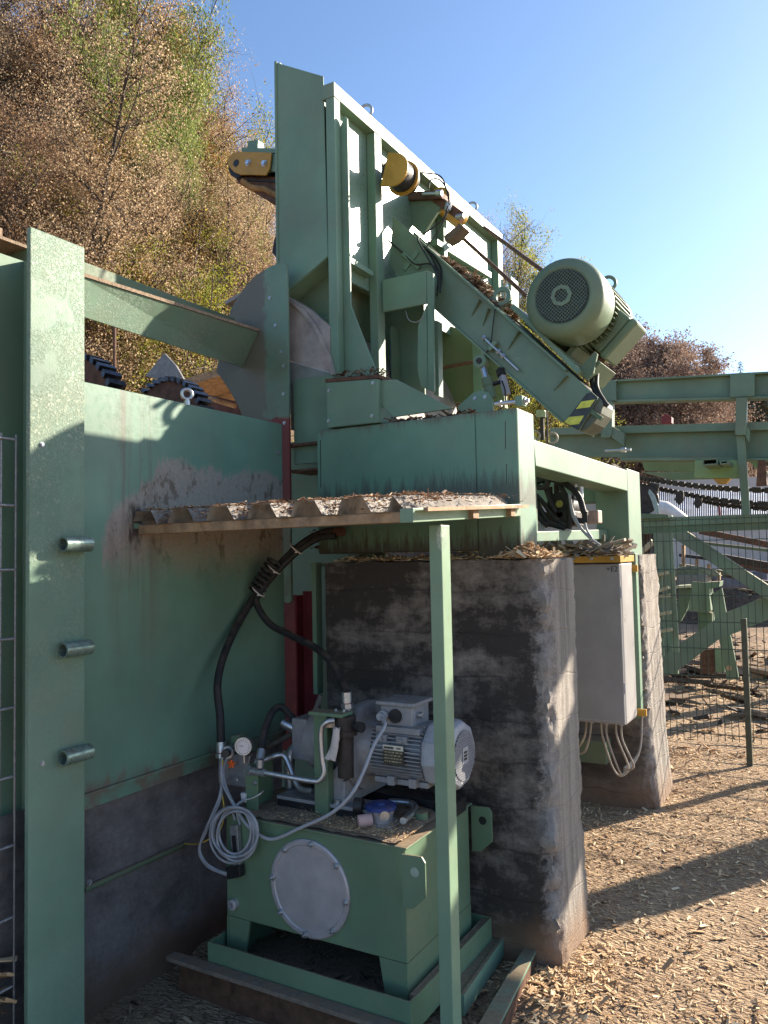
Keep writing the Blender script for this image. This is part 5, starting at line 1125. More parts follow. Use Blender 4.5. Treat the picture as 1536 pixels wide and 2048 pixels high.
# ------------------------------------------------------------------ mesh panel at the left edge
t = thing('wire_mesh_panel', 'double-bar wire mesh panel at the left edge beside the flaking post', 'fence', (-2.3, 1.2, 0))
q = MB()
for zz in (1.993, 1.779, 1.574, 1.355, 1.138, .923, .71, .49, .28, .08): q.tube([(-2.3, .5, zz), (-2.3, 1.61, zz)], .0048, 8)
WIRE = simple('dull_wire', (.22, .22, .23), .45, .4, .3, 60)
q.build('cross_wires', WIRE, t, smooth=60)
q = MB(); y = 1.621
while y > .5: q.tube([(-2.309, y, -.05), (-2.309, y, 2.01)], .0032, 6); y -= .053
q.build('upright_wires', WIRE, t, smooth=60)

# ------------------------------------------------------------------ mesh fence on the right and its rod
YF2 = 7.1
t = thing('mesh_fence', 'dark green wire mesh fence between the far pillar and the right background', 'fence', (-.6, YF2, 0))
FM = simple('fence_green', (.05, .075, .06), .5)
q = MB(); xa, xb, zt = -1.66, 1.4, AY(1400, 1034, YF2).z; x = xa
while x < xb: q.tube([(x, YF2, .0), (x, YF2, zt)], .0032, 5); x += .0535
q.build('upright_wires', FM, t)
q = MB()
for zz in (zt-.02, 1.66, 1.42, 1.2, .98, .76, .53, .3, .06):
    for dy in (-.007, .007): q.tube([(xa, YF2+dy, zz), (xb, YF2+dy, zz)], .0036, 5)
q.build('cross_wires', FM, t)
p = AZ(1500, 1530, 0)
t = MB().box((p.x-.02, p.y-.02, -.1), (p.x+.02, p.y+.02, 1.07)).build('fence_stake', simple('stake_green', (.06, .07, .05), .6), None, bevel=.004); tag(t, 'short dark green stake standing in the chips before the mesh fence', 'stake')
p2 = AZ(1536, 1567, 0)+V((.522, .853, 0))*.5
t = MB().box((p2.x-.03, p2.y-.03, -.1), (p2.x+.03, p2.y+.03, 1.2)).build('fence_stake', bpy.data.materials['stake_green'], None, bevel=.004); tag(t, 'thicker dark stake just past the right edge of the yard view', 'stake')
# neighbouring gantry just right of the view; it throws the long bands of shade on the yard and pillars
t = thing('steel_gantry', 'green steel gantry of the neighbouring machine beyond the right edge', 'gantry', (1.8, 7, 0))
GP = AZ(1536, 1715, 0); k_ = 3.0; gx, gy = GP.x+.522*k_, GP.y+.853*k_
MB().box((gx-.13, gy-.13, -.1), (gx+.13, gy+.13, 3.6)).build('leg', GFAR, t, bevel=.004)
for (za, zb) in ((4.04, 4.45), (3.19, 3.78)):
    MB().box((gx-.1, gy-.06, za-(9-gy)*.496), (gx+2.2, gy+.06, zb-(9-gy)*.496)).build('beam', GFAR, t, bevel=.004)
MB().box((gx+2.0, gy-.13, -.1), (gx+2.25, gy+.13, 3.6)).build('leg', GFAR, t, bevel=.004)

# ------------------------------------------------------------------ chain conveyor on the right
YR = 9.0
def pl(pts, y, d, name, m, par, bev=.004): return MB().poly(py(pts, y), (0, d, 0)).build(name, m, par, bevel=bev)
t = thing('chain_conveyor', 'raised green chain conveyor of steel beams crossing the right background', 'conveyor', tuple(AY(1380, 880, YR)))
pl([(1218, 764), (1640, 741), (1640, 789), (1212, 800)], YR, .02, 'upper_beam_web', GFAR, t)
pl([(1218, 760), (1640, 737), (1640, 741), (1218, 764)], YR-.07, .16, 'upper_beam_flange', GFAR, t)
pl([(1212, 800), (1640, 789), (1640, 794), (1212, 805)], YR-.07, .16, 'upper_beam_flange', GFAR, t)
pl([(1100, 866), (1640, 855), (1640, 916), (1100, 914)], YR+.1, .02, 'lower_beam_web', GFAR, t)
pl([(1100, 856), (1640, 840), (1640, 857), (1100, 870)], YR+.0, .2, 'lower_beam_flange', GFAR, t)
pl([(1240, 915), (1640, 916), (1640, 921), (1240, 921)], YR+.0, .2, 'lower_beam_flange', GFAR, t)
pl([(1282, 921), (1395, 922), (1395, 944), (1290, 942)], YR+.7, .03, 'inner_beam', GFAR, t)
pl([(1282, 944), (1400, 944), (1480, 957), (1340, 960)], YR+1.3, .03, 'inner_beam', GFAR, t)
for w in (([(1200, 762), (1232, 760), (1232, 801), (1200, 803)]), ([(1460, 749), (1509, 746), (1509, 792), (1460, 795)])): pl(w, YR-.1, .03, 'joint_plate', GFAR, t)
for w in (([(1202, 803), (1224, 802), (1224, 868), (1219, 875), (1202, 875)]), ([(1472, 795), (1494, 794), (1492, 870), (1470, 870)])): pl(w, YR-.16, .12, 'stanchion', GFAR, t)
pl([(1472, 870), (1490, 870), (1499, 1030), (1484, 1030)], YR-.1, .1, 'hanger', GFAR, t)
pl([(1224, 852), (1248, 866), (1248, 892), (1222, 874)], YR-.14, .1, 'corner_brace', GFAR, t)
pl([(1492, 850), (1500, 862), (1498, 885), (1491, 872)], YR-.14, .08, 'corner_brace', GFAR, t)
pl([(1390, 920), (1480, 920), (1482, 956), (1388, 956)], YR-.05, .05, 'tensioner_plate', paint('light_green_plate', (.2, .33, .14), .5), t)
for (x0, y0_, x1, y1_) in ((1405, 916, 1435, 931), (1440, 920, 1456, 929)):
    a, c = AY(x0, y1_, YR-.45), AY(x1, y0_, YR-.45); q = MB(); th = .012
    q.box(tuple(a), (a.x+th, YR-.06, c.z)).box((c.x-th, a.y, a.z), (c.x, YR-.06, c.z)).box((a.x+th, a.y, a.z), (c.x-th, YR-.06, a.z+th)).box((a.x+th, a.y, c.z-th), (c.x-th, YR-.06, c.z)); q.build('square_tube', GFAR, t)
    MB().box((a.x+th, YR-.2, a.z+th), (c.x-th, YR-.19, c.z-th)).build('tube_dark', BLACK, t)
pl([(1425, 957), (1461, 957), (1452, 967), (1436, 968)], YR-.02, .1, 'grease_lump', YEL, t)
pl([(1516, 920), (1530, 920), (1534, 970), (1512, 972)], YR-.2, .1, 'hanging_bark', RUST, t)
pl([(1495, 920), (1512, 920), (1536, 945), (1530, 955)], YR+.5, .06, 'strut', GFAR, t)
p = AY(1433, 846, YR); MB().poly(py([(1073+360-10, 845), (1433-10, 832), (1433, 825), (1443, 832), (1443, 845)], YR+.1), (0, .1, 0)).build('flight', RUST, t) if False else None
pl([(1322, 847), (1322, 834), (1332, 826), (1343, 834), (1343, 846)], YR+.3, .12, 'chain_flight', REDP, t)
for i, w in enumerate(([(1270, 954), (1320, 962), (1400, 973), (1480, 979), (1640, 984)], [(1272, 968), (1320, 978), (1380, 990), (1460, 1003), (1640, 1016)], [(1400, 1000), (1450, 1010), (1536, 1017), (1640, 1020)])):
    c = [AY(*p, YR+.5+.1*i) for p in w]
    q = MB(); cs = spl(c, 6); q.tube(cs, .02, 6)
    for k in range(0, len(cs)-1, 1): q.obox((cs[k]+cs[k+1])/2, (cs[k+1]-cs[k])*.36, V((0, .04, 0)), V((0, 0, .03)))
    q.build('chain', DARK, t)
for w in ([(1300, 965), (1318, 968), (1315, 986), (1308, 992), (1298, 985)], [(1352, 985), (1367, 986), (1366, 1002), (1357, 1010), (1349, 1000)], [(1390, 995), (1404, 997), (1402, 1010), (1394, 1018), (1387, 1008)]): pl(w, YR+.42, .05, 'chain_flight', DARK, t)
c = AY(1288, 1000, YR+.3); MB().lathe(c, DY, [(0, .03), (0, .16), (.05, .16), (.05, .03)], 24).build('sprocket', DARK, t, smooth=40)
pl([(1298, 978), (1308, 990), (1316, 1012), (1318, 1028), (1310, 1026), (1304, 1004), (1296, 985)], YR+.1, .05, 'chain_guard', simple('pale_cyan_steel', (.28, .38, .36), .5), t)
pl([(1284, 1036), (1640, 1024), (1640, 1040), (1284, 1054)], YR+.2, .12, 'floor_beam', GFAR, t); pl([(1284, 1054), (1640, 1041), (1640, 1055), (1284, 1068)], YR+.22, .1, 'floor_beam', GDARK, t)
pl([(1268, 1026), (1336, 1029), (1338, 1037), (1268, 1037)], YR+.1, .3, 'bearer', GDARK, t)
for dy in (.02, .75): pl([(1592, 741), (1626, 739), (1646, 1380), (1610, 1382)], YR+dy, .1, 'end_leg', GFAR, t)
pl([(1592, 741), (1626, 739), (1626, 760), (1592, 762)], YR+.13, .61, 'end_tie', GFAR, t)
t = thing('conveyor_trestle', 'green trestle of crossing diagonal braces behind the mesh fence', 'trestle', tuple(AZ(1340, 1350, 0)))
pl([(1332, 1066), (1370, 1064), (1560, 1190), (1560, 1217)], YR-.3, .1, 'diagonal_brace', GFAR, t)
MB().poly(py([(1370, 1063.5), (1374, 1063), (1560, 1186), (1560, 1190)], YR-.3), (0, .1, 0)).build('brace_edge', GFAR, t)
pl([(1318, 1315), (1450, 1226), (1560, 1180), (1560, 1230), (1436, 1280), (1350, 1346), (1318, 1350)], YR-.2, .08, 'diagonal_brace', GFAR, t)
for (x0, x1) in ((1306, 1318), (1322, 1331)): pl([(x0, 1066), (x1, 1066), (x1+24, 1350), (x0+14, 1350)], YR-.0, .1, 'leg', GFAR, t)
pl([(1280, 1100), (1302, 1078), (1306, 1090), (1284, 1108)], YR-.5, .05, 'foot_gusset', simple('pale_wood', (.4, .34, .22), .7), t)  # foot gusset in a pale straw colour
t = thing('steel_ladder', 'narrow step ladder in the gap beside the far pillar', 'ladder', tuple(AZ(1345, 1352, 0)))
for (a, c) in (((1338, 1066), (1352, 1304)), ((1316, 1066), (1322, 1312))): MB().bar(AY(*a, 7.9), AY(*c, 7.9), .045, .06, (1, 0, 0)).build('stile', GFAR, t)
for (a, c, yy_) in (((1312, 1150), (1338, 1145), 0), ((1314, 1184), (1340, 1174), 0), ((1314, 1192), (1341, 1190), 0), ((1316, 1228), (1343, 1224), 0), ((1318, 1262), (1346, 1258), 0)):
    MB().bar(AY(*a, 7.85), AY(*c, 7.85), .16, .03).build('step', simple('pale_step', (.34, .33, .2), .6) if 'pale_step' not in bpy.data.materials else bpy.data.materials['pale_step'], t)  # steps share one pale olive colour
t = thing('bearing_stand', 'pale green bearing stand with slotted legs behind the mesh fence', 'stand', tuple(AZ(1420, 1345, 0)))
pl([(1384, 1163), (1411, 1165), (1413, 1226), (1376, 1222)], 9.8, .03, 'side_plate', GFAR, t); pl([(1411, 1165), (1440, 1163), (1438, 1174), (1418, 1178), (1422, 1222), (1413, 1226)], 9.75, .3, 'head', GFAR, t)
pl([(1396, 1224), (1424, 1226), (1426, 1290), (1396, 1292)], 9.9, .2, 'dark_core', GDARK, t); pl([(1400, 1300), (1430, 1298), (1430, 1346), (1400, 1348)], 9.9, .2, 'foot_post', RUST, t)
pl([(1428, 1296), (1446, 1296), (1450, 1345), (1431, 1345)], 9.85, .05, 'leg', GFAR, t)
pl([(1420, 1190), (1444, 1176), (1455, 1240), (1478, 1358), (1454, 1360), (1438, 1280)], 9.6, .04, 'leg', GFAR, t)
MB().lathe(AY(1458, 1336, 9.59), DY, [(0, .001), (0, .03), (.008, .03)], 16).build('slot', simple('slot_tan', (.4, .28, .17), .9), t)
MB().poly(py([(1352, 1172), (1382, 1170), (1382, 1175), (1352, 1177)], 9.9), (0, .3, 0)).build('tray', simple('pale_rim', (.45, .45, .3), .6), t); pl([(1356, 1178), (1384, 1176), (1376, 1215), (1360, 1245), (1354, 1245)], 10.0, .1, 'tray_side', GDARK, t)  # tray in one even pale colour
t = thing('rubbish_bin', 'mossy heap in a dark bin behind the bearing stand', 'bin', tuple(AY(1380, 1180, 11)))
pl([(1352, 1150), (1412, 1150), (1410, 1172), (1354, 1172)], 11, .6, 'bin', simple('grey_bin', (.16, .17, .17), .7), t)
q = MB(); q.lathe(AY(1384, 1152, 11.4), (0, 0, 1), [(0, .38), (.07, .3), (.12, .16), (.14, .03)], 18); q.build('heap', simple('mossy_heap', (.17, .15, .07), .95, 0, .5, 12, 0, .8, 20), t, smooth=80)
for i, (a, c, w) in enumerate((((1400, 1062), (1640, 1110), 10), ((1395, 1085), (1640, 1112), 5), ((1420, 1110), (1640, 1150), 12), ((1360, 1110), (1640, 1145), 6), ((1440, 1120), (1640, 1165), 10), ((1360, 1130), (1480, 1150), 7), ((1440, 1150), (1640, 1180), 6))):
    q = MB(); A, B = AY(*a, 12+.5*i), AY(*c, 12+.5*i); q.bar(A, B, .2, w*.0085)
    o = q.build('stacked_rail', (RUST, GDARK, DARK, RUBBER)[i % 4], None, bevel=.01); tag(o, 'long dark steel section in the stack of rails behind the mesh fence', 'rail', 'stacked steel rails')
for i, (x, y0_, y1_) in enumerate(((1363, 1090, 1145), (1390, 1118, 1150), (1434, 1145, 1160), (1414, 1128, 1150))):
    o = MB().poly(py([(x, y0_), (x+6, y0_), (x+6, y1_), (x, y1_)], 12), (0, .08, 0)).build('timber_stub', WOOD, None); tag(o, 'pale timber stub upright among the stacked rails', 'stub', 'timber stubs')
# bark heap and blue tarp at the back of the yard
b = bmesh.new(); 
def hp(cx, cy, rx, ry, h, name, label, m, seed, cat='heap'):
    b = bmesh.new(); n = 26; vs = []
    for i in range(n+1):
        vs.append([b.verts.new((cx+rx*(2*i/n-1), cy+ry*(2*j/n-1), max(-.02, h*(1-((2*i/n-1)**2+(2*j/n-1)**2))*(1+.5*noise.noise(V((i*.4+seed, j*.4, 0))))))) for j in range(n+1)])
    for i in range(n):
        for j in range(n): b.faces.new((vs[i][j], vs[i+1][j], vs[i+1][j+1], vs[i][j+1]))
    me = bpy.data.meshes.new(name); b.to_mesh(me); b.free(); me.materials.append(m); o = bpy.data.objects.new(name, me); COL.objects.link(o); return tag(o, label, cat, None, 'stuff')
BARK = simple('bark_mulch', (.1, .065, .045), .95, 0, .6, 14, 0, 1., 40)
p = AZ(1500, 1250, 0); hp(p.x, p.y+2, 3.2, 2.2, 1.0, 'bark_heap', 'dark brown bark heap behind the diagonal brace', BARK, 3)
slivers('bark_litter', 'pale flakes scattered on the dark bark heap', 900, lambda r: (lambda u, v_: (p.x+3.*u, p.y+2+2*v_, max(0, 1.0*(1-u*u-v_*v_))+.02))(r.uniform(-1, 1), r.uniform(-1, .3)), .06, .22, CHIPM, 71, 'bark')
slivers('bark_litter', 'dark branches and bark lying between fence and trestle', 55, lambda r: (r.uniform(-2.4, .8), r.uniform(8, 13), .02), .3, .8, CHIPD, 72, 'bark', .05)
t = MB().poly(py([(1420, 1150), (1536, 1140), (1536, 1175), (1440, 1178)], 16), (0, .4, 0)).build('blue_tarpaulin', simple('slate_tarp', (.1, .12, .17), .6, 0, .3, 5), None, bevel=.05); tag(t, 'slate blue tarpaulin among the stacked rails at the back', 'tarpaulin')
t = thing('corrugated_shed', 'low shed with a blue-grey corrugated roof at the back of the yard', 'shed', tuple(AY(1430, 1090, 22)))
q = MB(); Ya, Yb = 20., 25.
a0, a1 = AY(1310, 1036, Ya), AY(1700, 1030, Ya); c0, c1 = AY(1310, 984, Yb), AY(1700, 976, Yb)
n = 170
for i in range(n):
    f0, f1 = i/n, (i+1)/n; h0 = .022*(i % 2); h1 = .022*((i+1) % 2)
    q.b.faces.new([q.b.verts.new(v) for v in (a0.lerp(a1, f0)+V((0, 0, h0)), a0.lerp(a1, f1)+V((0, 0, h1)), c0.lerp(c1, f1)+V((0, 0, h1)), c0.lerp(c1, f0)+V((0, 0, h0)))])
bmesh.ops.remove_doubles(q.b, verts=q.b.verts[:], dist=1e-4); bmesh.ops.solidify(q.b, geom=q.b.faces[:], thickness=.02)
q.build('corrugated_roof', simple('corrugated_grey', (.14, .165, .215), .6, .1, .35, 1.5), t)
MB().poly(py([(1312, 1037), (1700, 1031), (1700, 1040), (1312, 1046)], Ya+.2), (0, .05, 0)).build('fascia', simple('pinkish_board', (.42, .3, .24), .7), t)
MB().poly(py([(1312, 1046), (1700, 1040), (1700, 1150), (1312, 1150)], Ya+.3), (0, 4, 0)).build('wall', simple('white_block_wall', (.55, .52, .5), .8, 0, .12, 2), t)
bpy.data.materials['corrugated_grey'].node_tree.nodes['Principled BSDF'].inputs['Specular IOR Level'].default_value = .06
t = thing('pale_hall', 'pale grey clad hall behind the corrugated shed', 'hall', tuple(AY(1430, 980, 32)))
MB().poly(py([(1300, 958), (1700, 950), (1700, 1050), (1300, 1050)], 32), (0, 6, 0)).build('wall', simple('pale_cladding', (.52, .5, .5), .7, 0, .08, 1), t)
q = MB()
for k in range(0): a = AY(1300+10*k, 955, 31.98); q.box((a.x, 31.93, 1.5), (a.x+.04, 31.98, a.z))
q.b.free()
o = MB().box(tuple(AY(1437, 1042, 18)), tuple(AY(1440, 1006, 18)+V((0, .06, 0)))).build('red_pole', REDP, None); tag(o, 'thin dark red pole before the corrugated shed roof', 'pole')
q = MB(); q.tube([AY(1316, 1022, 14), AY(1330, 1023, 14), AY(1350, 1032, 14), AY(1372, 1040, 14)], .2, 12, True, .09)
for v in q.b.verts: v.co += V((0, 0, .05*noise.noise(v.co*5)))
o = q.build('white_bale', simple('white_film', (.6, .57, .54), .6, 0, .2, 6, 0, .5, 12), None, smooth=80); tag(o, 'white wrapped bale lying behind the chain sprocket', 'bale')

# ------------------------------------------------------------------ hillside and trees
def hz(x, y):
    d = -x-13.-.06*max(0, y-25)
    z = max(0, d)*.52+.5*noise.noise(V((x*.15, y*.15, 0)))*min(1, max(0, d)/3)
    z = min(z, 17+.05*d)
    if y > 70: z = max(z, min(9, (y-70)*.16)+.8*noise.noise(V((x*.05, y*.05, 4))))
    return z
HM, nt, b_ = newmat('leaf_litter')
nt.links.new(mix(nt, nz(nt, 3.5, 8, .7), (.06, .042, .03), (.24, .16, .095)), b_.inputs['Base Color']); b_.inputs['Roughness'].default_value = .95
bump(nt, b_, nz(nt, 6, 7, .75), 1., .15)
o = grid('hillside', -120, -12.8, -20, 70, 90, 72, lambda x, y: hz(x, y)-.05, HM); o['kind'] = 'structure'; o['label'] = 'steep wooded hillside covered in fallen leaves'
o = grid('far_hill', -130, 140, 70.5, 330, 60, 40, lambda x, y: hz(x, y)-.2, HM); o['kind'] = 'structure'; o['label'] = 'low wooded rise closing the valley in the far distance'

SKY = [(-300, -400), (0, -200), (250, -60), (330, -20), (385, 0), (400, 60), (440, 45), (500, 92), (525, 110), (545, 190), (600, 330), (640, 520), (900, 540), (945, 440), (985, 412), (1010, 470), (1060, 540), (1090, 600), (1180, 700), (1240, 660), (1300, 640), (1335, 690), (1370, 725), (1420, 752), (1470, 765), (1700, 765)]
def skyl(px):
    for (a, b), (c, d) in zip(SKY, SKY[1:]):
        if a <= px <= c: return b+(d-b)*(px-a)/(c-a)
    return -300
BARKM = simple('tree_bark', (.05, .04, .033), .9, 0, .4, 12, 0, .4, 40)
BARKP = simple('pale_tree_bark', (.13, .105, .085), .9, 0, .4, 12, 0, .4, 40)
L_BR = island('brown_leaves', [(0, (.14, .09, .055)), (.35, (.32, .21, .125)), (.75, (.52, .38, .23)), (1, (.68, .55, .37))], .6, .5)
L_RU = island('russet_leaves', [(0, (.12, .06, .035)), (.5, (.31, .18, .095)), (1, (.5, .34, .2))], .6, .42)
L_YG = island('yellow_green_leaves', [(0, (.1, .13, .02)), (.5, (.28, .31, .04)), (.85, (.48, .46, .07)), (1, (.58, .4, .06))], .6, .4)
L_GR = island('green_leaves', [(0, (.07, .1, .025)), (.5, (.2, .26, .05)), (1, (.38, .4, .09))], .6, .3)
L_OR = island('orange_leaves', [(0, (.16, .08, .02)), (.5, (.36, .19, .04)), (1, (.5, .33, .08))], .65, .3)
L_HAZED = island('hazed_rust_leaves', [(0, (.16, .1, .075)), (.5, (.29, .19, .14)), (1, (.42, .32, .25))], .7, .3)  # distance haze put into these duller leaf colours
L_FAR = island('hazy_far_leaves', [(0, (.1, .12, .08)), (.5, (.2, .2, .13)), (1, (.32, .27, .17))], .7, .2)  # haze of the far valley mixed into the leaf colours
def make_tree(seed, leafn, leafs, spread=.3, stems=1, crown=.25, droop=0.):
    """unit tree 10 m tall: trunk mesh with limbs and twigs, crown mesh of leaf blades set along the twigs"""
    r = random.Random(seed); q = MB(); tips = []
    def limb(p, d, L, rad0, lv):
        n = max(3, int(L/ .55)); pts = [p]; dd = d.copy()
        for i in range(n):
            w_ = .045 if lv == 0 else .13; dd = (dd+V((r.gauss(0, w_), r.gauss(0, w_), r.gauss(.04, .08)))).normalized(); pts.append(pts[-1]+dd*L/n)
        q.tube(pts, rad0, 6 if lv == 0 else 4 if lv < 2 else 3, False, rad0*.25)
        if lv >= 2:
            for a in pts[1:]: tips.append(a)
        if lv == 3: return
        if lv == 2:
            for _ in range(3):
                i = r.randrange(1, n+1); u = V((r.gauss(0, 1), r.gauss(0, 1), r.gauss(.2, .6))).normalized(); limb(pts[i], (dd*.5+u).normalized(), L*r.uniform(.4, .7), rad0*.45, 3)
            return
        m = (16 if lv == 0 else 6)
        for k in range(m):
            f = crown+(1-crown)*(k+r.random())/m if lv == 0 else r.uniform(.25, 1)
            i = min(n, max(1, int(f*n))); a = r.uniform(0, 2*pi); el = r.uniform(.15, .9) if lv == 0 else r.uniform(-.2, .8)
            u = V((cos(a)*cos(el), sin(a)*cos(el), sin(el)-droop))
            LL = (10*spread*(1.15-.75*f)*r.uniform(.7, 1.2)) if lv == 0 else L*r.uniform(.35, .6)
            limb(pts[i], (u+dd*.35).normalized(), LL, rad0*(1-.75*f)*.5+.006, lv+1)
    for s in range(stems):
        a = 2*pi*s/stems+r.random(); d = V((cos(a)*.12*(stems > 1), sin(a)*.12*(stems > 1), 1)).normalized()
        limb(V((cos(a)*.15*(stems > 1), sin(a)*.15*(stems > 1), -.3)), d, 9.6*r.uniform(.85, 1), .07/math.sqrt(stems)+.008, 0)
    vs = []; fs = []
    for q_ in range(leafn):
        if q_ % 5 == 0: pc = r.choice(tips)+V((r.gauss(0, .13), r.gauss(0, .13), r.gauss(-.03, .12)))
        p = pc+V((r.gauss(0, .06), r.gauss(0, .06), r.gauss(-.02, .06)))
        d = V((r.gauss(0, 1), r.gauss(0, 1), r.gauss(-.4, .8))).normalized(); u = d.cross(V((r.gauss(0, 1), r.gauss(0, 1), r.gauss(0, 1)))).normalized(); s = leafs*r.uniform(.6, 1.3)
        k = len(vs); d *= s; u *= s*.3; cv_ = d.cross(u).normalized()*s*.12
        vs += [p-d*.5, p+u-cv_*0, p+d*.5+cv_, p-u]; fs.append((k, k+1, k+2, k+3))
    q.b.normal_update(); tm = bpy.data.meshes.new('trunk'); q.b.to_mesh(tm); q.b.free()
    lm = bpy.data.meshes.new('crown'); lm.from_pydata(vs, [], fs)
    return tm, lm
PROT = {}
def kind(key, seed, leafn, leafs, bark, leaf, **k):
    tm, lm = make_tree(seed, leafn, leafs, **k); tm.materials.append(bark); lm.materials.append(leaf); PROT.setdefault(key, []).append((tm, lm))
kind('brown', 1, 42000, .036, BARKM, L_BR, spread=.27, stems=2); kind('brown', 2, 44000, .035, BARKM, L_BR, spread=.26, stems=4); kind('brown', 3, 36000, .036, BARKM, L_BR, spread=.25, stems=3, crown=.15)
kind('russet', 4, 40000, .037, BARKM, L_RU, spread=.27, stems=3); kind('russet', 5, 34000, .037, BARKM, L_RU, spread=.27, stems=2)
kind('yellow', 6, 30000, .05, BARKM, L_YG, spread=.32, crown=.12, stems=2); kind('yellow', 7, 24000, .048, BARKP, L_YG, spread=.26, stems=3, crown=.08)
kind('green', 8, 26000, .055, BARKM, L_GR, spread=.34, crown=.3); kind('orange', 9, 34000, .042, BARKM, L_OR, spread=.26, stems=2)
kind('bare', 10, 2500, .04, BARKP, L_RU, spread=.34, stems=2); kind('far', 11, 5000, .34, BARKP, L_FAR, spread=.3); kind('farrust', 12, 22000, .09, BARKP, L_HAZED, spread=.33, stems=2); kind('farrust', 13, 14000, .09, BARKP, L_HAZED, spread=.3, stems=3)
LAB = {'brown': ('deciduous_tree', 'tree with dry brown leaves in the thick hillside wood', 'brown-leaved trees on the hillside'), 'russet': ('deciduous_tree', 'tree with russet withered leaves in the hillside wood', 'russet trees on the hillside'),
       'yellow': ('deciduous_tree', 'yellow-green tree lighting up the brown hillside wood', 'yellow-green trees on the hillside'), 'green': ('deciduous_tree', 'fresh green tree on the skyline of the left hillside', 'green trees on the skyline'),
       'orange': ('deciduous_tree', 'orange-leaved tree high up in the hillside wood', 'orange trees on the hillside'), 'bare': ('bare_tree', 'nearly bare tree with thin pale twigs against the sky', 'bare trees on the skyline'),
       'far': ('deciduous_tree', 'small hazy tree in the far valley wood on the right', 'far hazy trees'), 'farrust': ('deciduous_tree', 'rust-brown tree in the wood behind the chain conveyor', 'rust-brown trees behind the conveyor')}
tr = random.Random(44); TREES = []
def plant(key, x, y, h=None, fit=1.0, sx=1.0):
    if 512 < pix((x, y, 3))[0] < 940: return
    if 360 < pix((x, y, 3))[0] < 500: sx *= .62
    if 900 < pix((x, y, 3))[0] < 1010: sx *= .6
    px, py_, z = pix((x, y, hz(x, y)+5))
    if z <= 1: return
    g = hz(x, y); d = ray(px, skyl(px)); tpl = math.hypot(x, y)/math.hypot(d.x, d.y); ztop = 1.6+d.z*tpl
    hh = (ztop-g)*fit*tr.uniform(.97, 1.08); nat = tr.uniform(12, 17) if h is None else h
    hh = min(hh, nat)
    if hh < 2.2: return
    n, lab, grp = LAB[key]; tm, lm = tr.choice(PROT[key])
    o = bpy.data.objects.new(n, None); COL.objects.link(o); tag(o, lab, 'tree', grp); o.location = (x, y, g-.1); s = hh/10*1.03
    w = s*tr.uniform(.85, 1.15)*sx*(1.15 if hh < 7 else 1); o.scale = (w, w, s); o.rotation_euler = (0, 0, tr.uniform(0, 6.28))
    for nm, me in (('trunk', tm), ('crown', lm)):
        c = bpy.data.objects.new(nm, me); COL.objects.link(c); c.parent = o
    TREES.append(o)
def at_px(px, x): # point on the hill seen at column px, at ground coordinate x
    d = ray(px, 900); return x, d.y/d.x*x
# front row, then rows up the slope
for px in range(-70, 500, 33):
    for x in (-14, -16, -18.5, -22, -27):
        px2 = px+tr.uniform(-20, 20); X_, Y_ = at_px(px2, x+tr.uniform(-.8, .8))
        if Y_ < 0: continue
        u = tr.random(); key = 'brown' if u < .58 else 'russet' if u < .86 else 'yellow' if u < .93 else 'orange'
        if px < 130 and key == 'yellow': key = 'brown'
        if x < -20: key = 'brown' if u < .5 else 'orange' if u < .85 else 'yellow'
        plant(key, X_, Y_, tr.uniform(9, 12.5) if x > -17 else None)
for px, x, key, h in ((325, -16, 'green', 18), (345, -16.5, 'green', 18), (470, -17, 'yellow', 15), (210, -20, 'orange', 19), (170, -20, 'orange', 19), (240, -19, 'orange', 18), (332, -13.7, 'green', 14), (412, -13.9, 'green', 12.5), (468, -13.8, 'russet', 11), (492, -14, 'brown', 10), (505, -13.6, 'russet', 9), (440, -13.6, 'brown', 10), (375, -13.6, 'brown', 10), (460, -15.5, 'brown', 13), (380, -14.6, 'russet', 10), (415, -14.8, 'brown', 12), (340, -14.4, 'brown', 9.5), (300, -14.8, 'russet', 11), (250, -14.5, 'brown', 11), (445, -14.3, 'russet', 10)):
    X_, Y_ = at_px(px, x); plant(key, X_, Y_, h, 1.0, .6 if key == 'green' else 1.0)
for px, x, h in ((120, -13.6, 5.5), (200, -13.8, 5), (240, -13.6, 6.5), (300, -13.5, 6.4), (345, -13.4, 5.5), (400, -13.6, 6.5), (450, -13.4, 6.6), (330, -15, 8.5), (260, -15.4, 9), (220, -14.4, 7.5), (370, -14.3, 8), (310, -14.1, 7.5), (425, -14.1, 7.5), (275, -13.9, 6.5), (245, -13.2, 8.5), (300, -13.3, 11), (345, -13.2, 9), (430, -13.2, 8)):
    X_, Y_ = at_px(px, x); plant('yellow', X_, Y_, h)
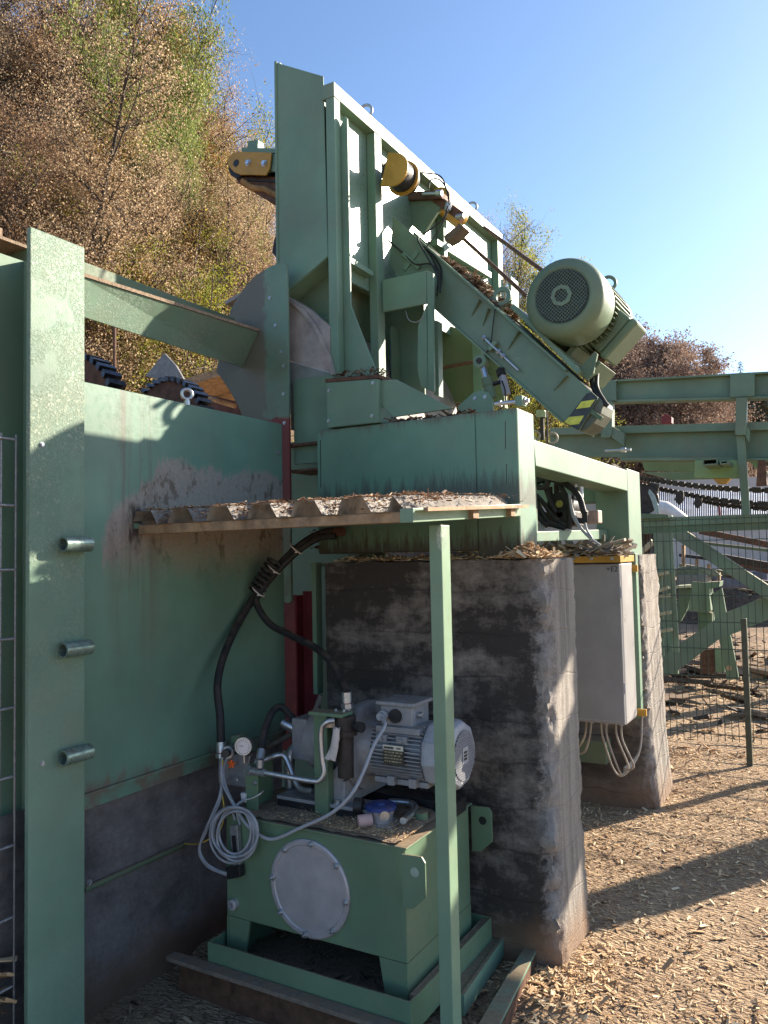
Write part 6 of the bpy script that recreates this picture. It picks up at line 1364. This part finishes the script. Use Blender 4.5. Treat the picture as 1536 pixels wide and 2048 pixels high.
# ridge going off to the right
for px in range(620, 1440, 22):
    for x in (-13.5, -16, -19):
        X_, Y_ = at_px(px+tr.uniform(-12, 12), x+tr.uniform(-.8, .8))
        if Y_ > 69 or Y_ < 0 or 640 < px < 925: continue
        u = tr.random()
        key = ('yellow' if u < .45 else 'bare' if u < .7 else 'brown') if px < 1120 else ('farrust' if u < .8 else 'bare')
        plant(key, X_, Y_, None, 1.0)
for px, x, key in ((965, -13.3, 'bare'), (985, -13.5, 'bare'), (1005, -13.6, 'yellow'), (1030, -13.6, 'yellow'), (1050, -13.8, 'bare'), (975, -14, 'yellow'), (995, -14.2, 'brown'), (1015, -14.4, 'yellow'), (1042, -14.5, 'yellow')):
    X_, Y_ = at_px(px, x); plant(key, X_, Y_, 20)
for k in range(46):
    px = 1180+k*9+tr.uniform(-6, 6); d = ray(px, 900); y = tr.uniform(50, 69) if px < 1425 else tr.uniform(80, 110); x = d.x/d.y*y
    plant('farrust' if px < 1425 else 'far', x, y, tr.uniform(14, 24) if px < 1425 else tr.uniform(19, 24))
def conifer(px, y, top, label):
    d = ray(px, top); tp = y/d.y; x = d.x*tp; ztop = 1.6+d.z*tp; g = hz(x, y); h = ztop-g; r = random.Random(int(px))
    t = thing('conifer', label, 'tree', (x, y, g)); MB().tube([(x, y, g-.2), (x, y, ztop)], .16, 6, True, .02).build('trunk', BARKM, t)
    vs = []; fs = []
    for _ in range(2600):
        f = r.random()**.7; z = ztop-h*.8*f; R_ = (.1+h*.16*f)*(.55+.45*((z*1.3) % 1)); a = r.uniform(0, 6.28); rr = R_*math.sqrt(r.random())
        p = V((x+rr*cos(a), y+rr*sin(a), z-rr*.25)); dd = V((cos(a), sin(a), -.35))*.3; u = V((-sin(a), cos(a), r.gauss(0, .3)))*.06; k = len(vs); vs += [p-u, p+u, p+dd]; fs.append((k, k+1, k+2))
    me = bpy.data.meshes.new('crown'); me.from_pydata(vs, [], fs); me.materials.append(L_FAR); o = bpy.data.objects.new('crown', me); COL.objects.link(o); o.parent = t; o.matrix_parent_inverse = Matrix.Translation(-t.location)
conifer(1480, 95, 722, 'small pale conifer tip poking over the upper conveyor beam')
conifer(1397, 95, 742, 'tiny conifer tip left of the conveyor joint plate')
